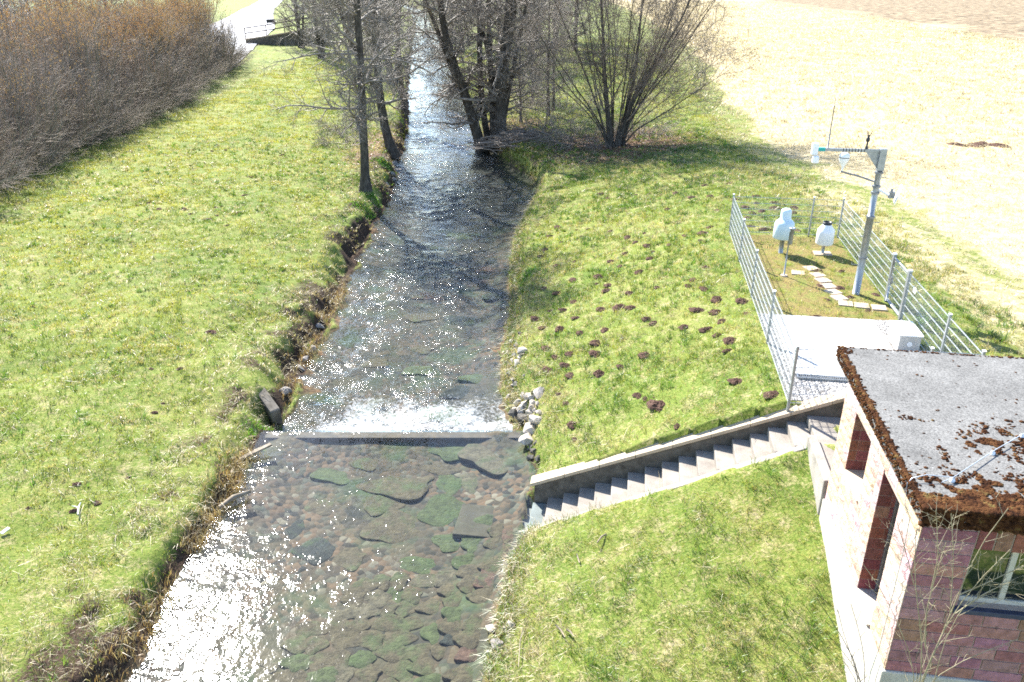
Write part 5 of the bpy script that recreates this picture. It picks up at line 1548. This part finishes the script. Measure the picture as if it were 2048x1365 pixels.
for y in np.arange(33, 101, 3.0):
    xf = np.interp(y, [30, 44, 53, 69, 94, 101], [-26.6, -26.9, -27.2, -28.8, -32.3, -33.5])
    far = y > 68
    spots.append((xf + rnd.uniform(-.6, .4), y + rnd.uniform(-.8, .8), rnd.choice([2, 4, 4, 0]), 'front', rnd.uniform(.7, .95)))
    spots.append((xf - 3.4 + rnd.uniform(-.8, .8), y + 1.6 + rnd.uniform(-.8, .8), rnd.choice([1, 3, 3] if far else [0, 0, 4, 1]), 'middle', rnd.uniform(.78, 1.15)))
    if y > 42: spots.append((xf - 7.2 + rnd.uniform(-1, 1), y + rnd.uniform(-1, 1), rnd.choice([1, 3, 2] if far else [0, 2, 4, 3]), 'back', rnd.uniform(.8, 1.2)))
    if y > 58: spots.append((xf - 11 + rnd.uniform(-1, 1), y + 1 + rnd.uniform(-1, 1), rnd.choice([0, 2, 3, 4]), 'rear', rnd.uniform(.85, 1.25)))
desc = ["grey brown hazel shrub with scattered catkins", "hazel shrub with many orange catkins", "low arching grey green hazel shrub", "tall upright hazel shrub topped with orange catkins", "low spreading bare hazel shrub without catkins"]
for (x, y, k, rowname, s) in spots:
    if not used[k]:
        o = hz[k]; used[k] = True
    else:
        o = copy_tree(hz[k])
    o.location = (x, y, gz(x, y)); o.rotation_euler = (0, 0, rnd.uniform(0, 6.28)); o.scale = (s, s, s * rnd.uniform(.92, 1.05))
    part = "near" if y < 52 else ("middle" if y < 76 else "far")
    tag(o, "%s, %s row, %s end of the left hedge" % (desc[k], rowname, part) if part != "middle" else "%s, %s row, mid length of the left hedge" % (desc[k], rowname), "shrub", HG)
# dark tall conifer like mass and bare trees right behind the hedge
BG = "bare trees behind the hedge"
for i, (x, y, s) in enumerate([(-46, 76, .8), (-52, 88, .9), (-47, 100, .8), (-58, 104, 1), (-50, 118, .9), (-64, 122, 1.0), (-70, 106, 1.0)]):
    o = copy_tree(protos[i % 4]); o.location = (x, y, gz(x, y) - .1); o.rotation_euler = (0, 0, rnd.uniform(0, 6.28)); o.scale = (s, s, s * .8)
    tag(o, "bare grey tree behind the left hedge, " + ["nearest to the camera", "second from the near end", "behind the red tinged shrub", "set far back in the middle", "near the farm track", "farthest back", "outermost on the left"][i], "tree", BG)

# ------------------------------------------------------------------ farm track, wing wall and railing
def strip(name, pts, w, mat, z=0.03):
    P = np.array(pts, float); n = 60
    q = np.linspace(0, 1, n); s = np.linspace(0, 1, len(P))
    X = np.interp(q, s, P[:, 0]); Y = np.interp(q, s, P[:, 1]); W = np.interp(q, np.linspace(0, 1, len(w)), w)
    T = np.stack([np.gradient(X), np.gradient(Y)], 1); T /= np.linalg.norm(T, axis=1, keepdims=True)
    N = np.stack([-T[:, 1], T[:, 0]], 1)
    V = []
    for k in np.linspace(-1, 1, 9):
        x, y = X + N[:, 0] * W * k, Y + N[:, 1] * W * k
        V.append(np.stack([x, y, terrain(x, y) + z], 1))
    V = np.stack(V, 1).reshape(-1, 3)
    ii = (np.arange(n - 1)[:, None] * 9 + np.arange(8)[None]).ravel()
    Q = np.stack([ii, ii + 1, ii + 10, ii + 9], 1)
    o = mk(name, V, Q, None, mat, True)
    me = o.data
    return tag(o, kind='structure')
A_ = at(455, 100, 2.0); B_ = at(478, 62, 2.0); C_ = at(505, 34, 2.0); D_ = at(548, 3, 2.0)
strip("farm_track", [at(410, 140, 1.9), A_, B_, C_, at(520, 20, 2.0), D_], [2.5, 3.5, 6.5, 5.0, 4.5, 4.5], M['roadtar'], 0.12)
wy0 = 122.0
wing = empty("bridge_wing_wall", (-38, wy0, gz(-38, wy0)), "dark wall rising toward the farm bridge under the brown railing", "wall")
def zpx(px, py, y): return at_y(px, py, y)[2]
b = MB()
xs = [at_y(p, 85, wy0)[0] for p in (492, 540, 600, 660)]
tops = [zpx(p, q, wy0) for p, q in ((492, 80), (540, 73), (600, 63), (660, 52))]
bz = gz(-38, wy0)
for i in range(3):
    b.hexa([(xs[i] + 38, -.2, -1), (xs[i + 1] + 38, -.2, -1), (xs[i + 1] + 38, .2, -1), (xs[i] + 38, .2, -1), (xs[i] + 38, -.2, tops[i] - bz), (xs[i + 1] + 38, -.2, tops[i + 1] - bz), (xs[i + 1] + 38, .2, tops[i + 1] - bz), (xs[i] + 38, .2, tops[i] - bz)])
b.build("wall_body", M['oldconcrete'], wing)
b = MB()
for i in range(3):
    b.hexa([(xs[i] + 38, -.28, tops[i] - bz + .005), (xs[i + 1] + 38, -.28, tops[i + 1] - bz + .005), (xs[i + 1] + 38, .28, tops[i + 1] - bz + .005), (xs[i] + 38, .28, tops[i] - bz + .005),
            (xs[i] + 38, -.28, tops[i] - bz + .16), (xs[i + 1] + 38, -.28, tops[i + 1] - bz + .16), (xs[i + 1] + 38, .28, tops[i + 1] - bz + .16), (xs[i] + 38, .28, tops[i] - bz + .16)])
b.build("coping", M['coping'], wing)
rail = empty("wooden_railing", (-38, wy0, bz), "brown two bar railing standing on the bridge wing wall", "railing")
b = MB()
tz = lambda x: float(np.interp(x, xs, tops)) - bz
for zz in (0.85, 1.55):
    b.tube([(xs[0] + 38, 0, tz(xs[0]) + zz), (xs[1] + 38, 0, tz(xs[1]) + zz), (xs[2] + 38, 0, tz(xs[2]) + zz), (xs[3] + 38, 0, tz(xs[3]) + zz)], 0.085, 6)
b.build("rail", M['rail'], rail)
for px in (492, 535, 572, 603, 635, 660):
    x = at_y(px, 85, wy0)[0]
    b = MB(); b.box(x + 38 - .06, x + 38 + .06, -.06, .06, tz(x) + .14, tz(x) + 1.6); b.build("post", M['rail'], rail)
x, y, z = at(542, 22, 2.2)
b = MB(); b.tube([(0, 0, -.2), (0, 0, 3.2)], .07, 8); o = b.build("marker_pole", M['galvdark'], None, True); o.location = (x, y, gz(x, y)); tag(o, "thin grey pole standing beside the farm track at the top", "pole")
x, y, z = at(543, 52, 2.2)
cart = empty("garden_bench", (x, y, gz(x, y)), "dark small bench like seat standing on the verge behind the railing", "bench", None, R(20))
b = MB(); b.box(-.9, .9, -.25, .25, .42, .5); b.build("seat", M['darkwood'], cart)
b = MB(); b.hexa([(-.9, .25, .5), (.9, .25, .5), (.9, .3, .5), (-.9, .3, .5), (-.9, .45, 1.1), (.9, .45, 1.1), (.9, .5, 1.1), (-.9, .5, 1.1)]); b.build("backrest", M['darkwood'], cart)
for s in (-.75, .75):
    b = MB(); b.box(s - .06, s + .06, -.22, .22, -.1, .418); b.build("leg", M['darkwood'], cart)

# ------------------------------------------------------------------ sapling before the house
def z6(x, y): return 1500 + .3774 * x, 850 + .3774 * y
def wv(p, v): u, v_, z = on_v(*z6(*p), v); return st(u, v, z)
sap_paths = [([(910, 1365), (930, 1180), (890, 1000), (870, 850), (860, 700), (880, 560)], .013, -7.15), ([(912, 1340), (1000, 1130), (1090, 1000), (1130, 800), (1180, 650), (1290, 510), (1370, 440)], .015, -7.2), ([(905, 1350), (1000, 1150), (1080, 950), (1250, 780), (1380, 660)], .011, -7.35),
             ([(930, 1180), (930, 1000), (970, 850), (1040, 620)], .009, -7.15), ([(910, 1365), (1050, 1280), (1200, 1210), (1420, 1135)], .010, -7.3), ([(1090, 1000), (1230, 900), (1400, 820)], .008, -7.2), ([(1110, 900), (1250, 840), (1450, 745)], .008, -7.2), ([(900, 1350), (840, 1180), (760, 1000), (700, 850), (600, 740)], .007, -7.0),
             ([(990, 1360), (1000, 1200), (1060, 1040), (1180, 900)], .009, -7.3), ([(870, 850), (820, 650), (780, 520)], .006, -7.1), ([(960, 870), (1000, 700), (985, 450)], .007, -7.2), ([(1060, 1000), (1080, 700), (1065, 470)], .006, -7.25)]
base = np.array(wv((910, 1365), -7.2)); ground0 = gz(base[0], base[1])
root = empty("sapling", (base[0], base[1], ground0), "bare pale yellow sapling growing before the shaded front wall", "sapling")
r_ = np.random.default_rng(55)
Vs, Qs, n0 = [], [], 0
for pl, r0, v in sap_paths:
    P = [np.array(wv(p, v)) for p in pl]
    if pl[0][1] > 1330: P = [np.array([base[0] + .03 * r_.normal(), base[1] + .03 * r_.normal(), ground0 - .1])] + P
    P = resample(np.array(P) - np.array([base[0], base[1], ground0]), 12)
    rad = np.linspace(r0, .0035, 12)
    V, Q = tubes(P[None], rad[None], 7); Vs.append(V); Qs.append(Q + n0); n0 += len(V)
    l, q = grow(P[None], rad[None], 13, .15, .98, lambda t: .40 * (1.2 - .6 * t), 42, 6, r_, .25, .1, .6, .0032)
    V, Q = tubes(l, q, 5); Vs.append(V); Qs.append(Q + n0); n0 += len(V)
    l, q = grow(l, q, 2, .3, .9, lambda t: .09, 50, 3, r_, .2, .1, .7, .0028)
    V, Q = tubes(l, q, 4); Vs.append(V); Qs.append(Q + n0); n0 += len(V)
mk("stems", np.concatenate(Vs), np.concatenate(Qs), None, M['sapling'], True, root)
base2 = np.array(wv((620, 1365), -6.9)); g2 = gz(base2[0], base2[1])
root = empty("sapling", (base2[0], base2[1], g2), "dark thin twiggy sapling in front of the sunlit white plinth", "sapling")
Vs, Qs, n0 = [], [], 0
for pl, r0 in (([(620, 1365), (520, 1180), (430, 1020), (340, 900)], .009), ([(625, 1365), (600, 1150), (535, 950)], .006), ([(610, 1365), (540, 1250), (480, 1080), (465, 980)], .007), ([(615, 1365), (560, 1270), (400, 1100)], .005), ([(600, 1365), (520, 1280), (450, 1200)], .006)):
    P = [np.array([base2[0], base2[1], g2 - .1])] + [np.array(wv(p, -6.9)) for p in pl]
    P = resample(np.array(P) - np.array([base2[0], base2[1], g2]), 10); rad = np.linspace(r0, .003, 10)
    V, Q = tubes(P[None], rad[None], 6); Vs.append(V); Qs.append(Q + n0); n0 += len(V)
    l, q = grow(P[None], rad[None], 5, .45, .98, lambda t: .3, 30, 5, r_, .25, .1, .6, .003)
    V, Q = tubes(l, q, 4); Vs.append(V); Qs.append(Q + n0); n0 += len(V)
mk("stems", np.concatenate(Vs), np.concatenate(Qs), None, M['bark'], True, root)

# ------------------------------------------------------------------ grass, straw, reeds, leaves (countless: stuff)
def blades(name, X, Y, H, nb, spread, width, colors, mat, lean=0.5, label=None, cat="grass", seed=1, droop=0.6, ldir=None, zoff=-0.015):
    r = np.random.default_rng(seed)
    Z = terrain(X, Y) + zoff
    n = len(X)
    X = np.repeat(X, nb); Y = np.repeat(Y, nb); Z = np.repeat(Z, nb); H = np.repeat(H, nb) * r.uniform(.55, 1.25, n * nb)
    W = np.repeat(np.broadcast_to(width, (n,)), nb)
    S = np.repeat(np.broadcast_to(spread, (n,)), nb)
    a = r.random(n * nb) * 6.283
    X = X + np.cos(a) * S * r.random(n * nb); Y = Y + np.sin(a) * S * r.random(n * nb)
    b_ = a + r.normal(0, .9, n * nb)
    if ldir is not None: b_ = ldir + r.normal(0, .7, n * nb)
    ln = np.abs(r.normal(lean, lean * .5, n * nb))
    dx, dy = np.cos(b_) * ln, np.sin(b_) * ln
    px, py = -np.sin(b_), np.cos(b_)
    yaw = r.normal(0, .8, n * nb); px, py = np.cos(b_ + 1.57 + yaw), np.sin(b_ + 1.57 + yaw)
    m = n * nb
    V = np.zeros((m, 5, 3), np.float32)
    w = W * r.uniform(.7, 1.3, m)
    V[:, 0] = np.stack([X - px * w, Y - py * w, Z], 1); V[:, 1] = np.stack([X + px * w, Y + py * w, Z], 1)
    mx, my, mz = X + dx * H * .45, Y + dy * H * .45, Z + H * .62
    V[:, 2] = np.stack([mx + px * w * .75, my + py * w * .75, mz], 1); V[:, 3] = np.stack([mx - px * w * .75, my - py * w * .75, mz], 1)
    V[:, 4] = np.stack([X + dx * H * 1.15, Y + dy * H * 1.15, Z + H * (1 - droop * np.clip(ln - .4, 0, .9) * .7)], 1)
    k = np.arange(m) * 5
    Q = np.stack([k, k + 1, k + 2, k + 3], 1); T = np.stack([k + 3, k + 2, k + 4], 1)
    C = np.repeat(np.repeat(colors, nb, 0) * r.uniform(.75, 1.25, (m, 1)), 5, 0)
    o = mk(name, V.reshape(-1, 3), Q, T, mat, False, None, col=C)
    tag(o, label, cat, None, 'stuff')
    return o

def scatter(N, rmin, rmax, p, seed, ang=0.74):
    """points in the camera's sector, density falling as distance**-p"""
    r = np.random.default_rng(seed)
    q = 2 - p
    d = (rmin ** q + (rmax ** q - rmin ** q) * r.random(N)) ** (1 / q)
    a = (r.random(N) * 2 - 1) * ang
    return d * np.sin(a), d * np.cos(a), d

def landmask(X, Y):
    u, v = to_uv(X, Y)
    dl = left_edge(Y) - X; dr = X - right_edge(Y)
    z = terrain(X, Y)
    ok = ((dl > -0.4) | (dr > -0.3)) & (z > water_level(Y) + 0.05)
    ok &= ~((u > -0.0) & (u < 3.6) & (v > -0.05) & (v < 5.05))
    ok &= ~((v < 0.24) & (v > -1.24) & (u > -5.9) & (u < 1.2))
    ok &= ~((u > UL - .04) & (v < 0.1) & (v > -7.1))
    ok &= ~((u > UL - .03) & (v < -0.9))
    for hx, hy, hs_ in _hills:
        k = (np.abs(X - hx) < hs_) & (np.abs(Y - hy) < hs_)
        if k.any(): ok &= ~(k & ((X - hx) ** 2 + (Y - hy) ** 2 < (.62 * hs_) ** 2))
    return ok, dl, dr, u, v, z

def palette(X, Y, dl, dr, u, v, seed):
    r = np.random.default_rng(seed)
    n = len(X)
    g1 = np.array([0.115, 0.18, 0.026]); g2 = np.array([0.215, 0.275, 0.042]); yel = np.array([0.40, 0.37, 0.075]); st_ = np.array([0.46, 0.38, 0.2]); dk = np.array([0.05, 0.115, 0.03])
    big = fbm(X * .22, Y * .22, 201, 3); mid = fbm(X * 1.1, Y * 1.1, 202, 3)
    t = np.clip((big - .3) * 1.4 + (mid - .5) * 1.2 + r.normal(0, .16, n), 0, 1)[:, None]
    c = g1 * (1 - t) + g2 * t
    ty = np.clip((fbm(X * .5 + 9, Y * .5, 203, 3) - .42) * 2.4 + .45 * sstep(-8, -20, X) + .12 + r.normal(0, .28, n), 0, 1)[:, None]
    c = c * (1 - .75 * ty) + yel * .75 * ty
    s = (r.random(n) < np.where(dl > 3, .75, 1) * np.clip(.13 + (fbm(X * .8, Y * .8, 204, 3) - .45) * 1.3, .04, .6))
    c = np.where(s[:, None], st_ * r.uniform(.75, 1.15, (n, 1)), c)
    vg = (X > 10.8) & (Y < 40) & (r.random(n) < .55)
    c = np.where(vg[:, None], np.array([.40, .35, .16]) * r.uniform(.7, 1.15, (n, 1)), c)
    d = (r.random(n) < .06)
    c = np.where(d[:, None], dk, c)
    return c

X, Y, D = scatter(480000, 8.5, 130, 1.25, 11)
ok, dl, dr, u, v, z = landmask(X, Y)
fx = np.interp(Y, [0, 12, 20, 30, 38, 48, 60, 80], [16, 15.5, 14.2, 14.6, 14.4, 14.8, 16.0, 19])
fld = X > fx - 1 + (fbm(X * .3, Y * .3, 51, 3) - .5) * 3
dens = np.clip(.45 + (fbm(X * 1.6, Y * 1.6, 205, 3) - .5) * 2.6, .3, 1)
lit = np.exp(-(((X - 6.5) / 4.6) ** 2 + ((Y - 50.5) / 5) ** 2)) + (X < -26.5)
mossin = (u > 0) & (u < 3.6) & (v > 0) & (v < 12.4)
rr = np.random.default_rng(12).random(len(X))
steep = (dl > -.5) & (dl < .7) & (Y > 18.6)
keep = ok & ~fld & (rr < dens * np.where(mossin, .40, 1) * np.where(steep, .25, 1) * np.where((dl > -.5) & (dl < 2.6) & (fbm(X * .8, Y * .8, 231, 3) < .62 - .09 * dl), .22, 1)) & (rr < 1 - np.clip(lit, 0, .97)) & (X > -45)
X, Y, D, dl, dr, u, v = [q[keep] for q in (X, Y, D, dl, dr, u, v)]
print("grass tufts", len(X))
C = palette(X, Y, dl, dr, u, v, 13)
LOD = np.clip(D / 16, .8, 6)
H = (.055 + .05 * fbm(X * .9, Y * .9, 206, 2)) * np.clip(LOD, .9, 1.5)
blades("meadow_grass", X, Y, H, 5, .05 * LOD, .0042 * LOD, C, M['grass'], .55, "short spring grass covering both banks", "grass", 14)
# coarse darker clumps
X, Y, D = scatter(30000, 8.5, 60, 1.1, 21)
ok, dl, dr, u, v, z = landmask(X, Y)
cl = fbm(X * .7, Y * .7, 207, 3)
keep = ok & (cl > .50) & (X < np.interp(Y, [0, 20, 48], [14, 13, 13])) & ~((u > 0) & (u < 3.6) & (v > 0) & (v < 12.4)) & (X > -27) & (np.random.default_rng(3).random(len(X)) < np.where(dr > 0, .75, .22))
X, Y, D, dl, dr, u, v = [q[keep] for q in (X, Y, D, dl, dr, u, v)]
r_ = np.random.default_rng(4)
C = np.array([0.085, 0.19, 0.03]) * r_.uniform(.6, 1.25, (len(X), 1)) + np.array([.06, .03, 0]) * r_.random((len(X), 1))
blades("grass_clumps", X, Y, r_.uniform(.10, .19, len(X)), 14, .10, .0055 * np.clip(D / 16, .8, 3), C, M['grass'], .6, "taller dark green grass clumps dotted over the slopes", "grass", 22)
# straw: dead grass lying over the banks and edges
X, Y, D = scatter(60000, 8.5, 62, 1.05, 31)
ok, dl, dr, u, v, z = landmask(X, Y)
edge = np.maximum(1.2 * np.exp(-((dl - .8) / 1.0) ** 2), .8 * np.exp(-((dr - .6) / .9) ** 2))
p_ = np.where(dr > 0, .26, .13) * (fbm(X * .6, Y * .6, 208, 3) > .46) + .95 * edge * (fbm(X * .9, Y * .9, 209, 3) > .42)
keep = ok & (np.random.default_rng(5).random(len(X)) < p_) & (X > -27) & (X < 13) & ~((u > 0) & (u < 3.6) & (v > 0) & (v < 12.4))
X, Y, D, dl, dr = [q[keep] for q in (X, Y, D, dl, dr)]
r_ = np.random.default_rng(6)
C = np.array([0.42, 0.34, 0.19]) * r_.uniform(.55, 1.2, (len(X), 1))
blades("dead_grass", X, Y, r_.uniform(.10, .24, len(X)), 6, .09, .0045 * np.clip(D / 16, .8, 3), C, M['straw'], 1.15, "bleached dead grass lying along the bank edges", "grass", 32, 1.0)
# dry field straw
X, Y, D = scatter(150000, 16, 330, 1.2, 41)
fx = np.interp(Y, [0, 12, 20, 30, 38, 48, 60, 80, 120, 200, 400], [16, 15.5, 14.2, 14.6, 14.4, 14.8, 16.0, 19, 24, 30, 40])
keep = (X > fx - 2 + (fbm(X * .3, Y * .3, 51, 3) - .5) * 3) & (X > 11) & (X < 74 + (Y - 127) * .113)
X, Y, D = X[keep], Y[keep], D[keep]
r_ = np.random.default_rng(7)
C = np.array([0.56, 0.475, 0.31]) * r_.uniform(.7, 1.15, (len(X), 1)) * np.where(fbm(X * .8, Y * .8, 210, 3) > .58, .8, 1)[:, None]
blades("dry_field_grass", X, Y, r_.uniform(.07, .15, len(X)) * np.clip(D / 30, 1, 2), 5, .14 * np.clip(D / 25, .8, 5), .007 * np.clip(D / 25, .8, 6), C, M['straw'], 1.3, "pale bleached grass of the dry field at upper right", "grass", 42, 1.0)
# dry reeds along the left water edge
r_ = np.random.default_rng(8)
seg = [(13.2, 17.2, 620), (9.5, 12.5, 220), (22.5, 25, 160), (25.5, 30, 160), (19.9, 21.5, 60)]
Y = np.concatenate([r_.uniform(a, b_, n) for a, b_, n in seg]); X = left_edge(Y) + r_.normal(-.12, .17, len(Y)) - .05
C = np.where(r_.random((len(X), 1)) < .6, np.array([[.36, .24, .10]]), np.array([[.46, .38, .22]])) * r_.uniform(.6, 1.2, (len(X), 1))
blades("dry_reeds", X, Y, r_.uniform(.12, .32, len(X)), 5, .06, .005, C, M['straw'], .5, "dry brown reeds standing along the left water edge", "reeds", 52, .8, None, -.05)
Y = np.concatenate([r_.uniform(9, 13.8, 500), r_.uniform(19, 46, 2600)]); X = right_edge(Y) + r_.normal(.12, .16, len(Y))
k = (terrain(X, Y) > water_level(Y) + .03); X, Y = X[k], Y[k]
C = np.where(r_.random((len(X), 1)) < .5, np.array([[.16, .24, .04]]), np.array([[.40, .33, .19]])) * r_.uniform(.6, 1.1, (len(X), 1))
blades("bank_fringe", X, Y, r_.uniform(.10, .24, len(X)), 7, .09, .006 * np.clip(Y / 16, 1, 2), C, M['grass'], .9, "grass fringe hanging over the right water edge", "grass", 57, 1.0)
# bright green patches at the nearest tree's foot and on the left bank
pts = [(740, 388, .7), (770, 328, .6), (735, 435, .7), (530, 868, .5), (1060, 545, .4)]
X = []; Y = []
for px, py, s in pts:
    x, y, z = ground_at(px, py); k = int(420 * s)
    X.append(x + r_.normal(0, .5 * s, k)); Y.append(y + r_.normal(0, .55 * s, k))
X = np.concatenate(X); Y = np.concatenate(Y); k = landmask(X, Y)[0]; X, Y = X[k], Y[k]
C = np.array([.12, .27, .03]) * r_.uniform(.8, 1.2, (len(X), 1))
blades("lush_grass", X, Y, r_.uniform(.07, .14, len(X)), 7, .08, .008, C, M['grass'], .5, "bright lush green grass patches on the left bank by the trees", "grass", 62)
# fallen leaves
def leaves(n, cx, cy, sx, sy, seed):
    r = np.random.default_rng(seed)
    X = cx + r.normal(0, sx, n); Y = cy + r.normal(0, sy, n)
    k = landmask(X, Y)[0]; return X[k], Y[k]
Xs, Ys = zip(leaves(9000, 6.2, 50.5, 3.2, 3.4, 1), leaves(2500, -8.8, 53, 1.2, 7, 2), leaves(2500, 0, 60, 3, 3, 3), leaves(7000, -27.6, 62, 1.0, 18, 4))
X = np.concatenate(Xs); Y = np.concatenate(Ys); n = len(X); Z = terrain(X, Y) + .025
a = r_.random(n) * 6.28; s = r_.uniform(.03, .06, n); tl = r_.normal(0, .3, (n, 2))
ux, uy = np.cos(a) * s, np.sin(a) * s
V = np.stack([np.stack([X - ux, Y - uy, Z - tl[:, 0] * s], 1), np.stack([X + uy * .6, Y - ux * .6, Z + tl[:, 1] * s], 1), np.stack([X + ux, Y + uy, Z + tl[:, 0] * s], 1), np.stack([X - uy * .6, Y + ux * .6, Z - tl[:, 1] * s], 1)], 1)
C = np.repeat(np.array([.22, .13, .075]) * r_.uniform(.4, 1.6, (n, 1)), 4, 0)
o = mk("fallen_leaves", V.reshape(-1, 3), np.arange(n * 4).reshape(-1, 4), None, M['straw'], False, None, col=C); tag(o, "brown fallen leaves under the bush, trees and hedge", "leaves", None, 'stuff')
# moss cushions on the right bank near the brushwood heap
r_ = np.random.default_rng(19)
cs = []
for px, py, sx, sy, n in [(1062, 335, 1.0, 1.3, 300), (1025, 305, .7, .7, 140), (815, 275, .35, 1.6, 160), (725, 372, .15, .2, 30)]:
    x, y, z = ground_at(px, py)
    for i in range(n):
        xx, yy_ = x + r_.normal(0, sx), y + r_.normal(0, sy)
        if landmask(np.array([xx]), np.array([yy_]))[0][0]: cs.append((xx, yy_, gz(xx, yy_), r_.uniform(.06, .16)))
cs = np.array(cs)
MV = (icoV[None] * (cs[:, 3:4] * r_.uniform(.6, 1.3, (len(cs), 3)))[:, None, :] * np.array([1, 1, .6]) + cs[:, None, :3]).reshape(-1, 3)
MT = (icoT[None] + (np.arange(len(cs)) * len(icoV))[:, None, None]).reshape(-1, 3)
o = mk("bank_moss", MV, None, MT, M['bankmoss'], True); tag(o, "yellow green moss cushions on the banks by the trees", "moss", None, 'stuff')
print("script done")
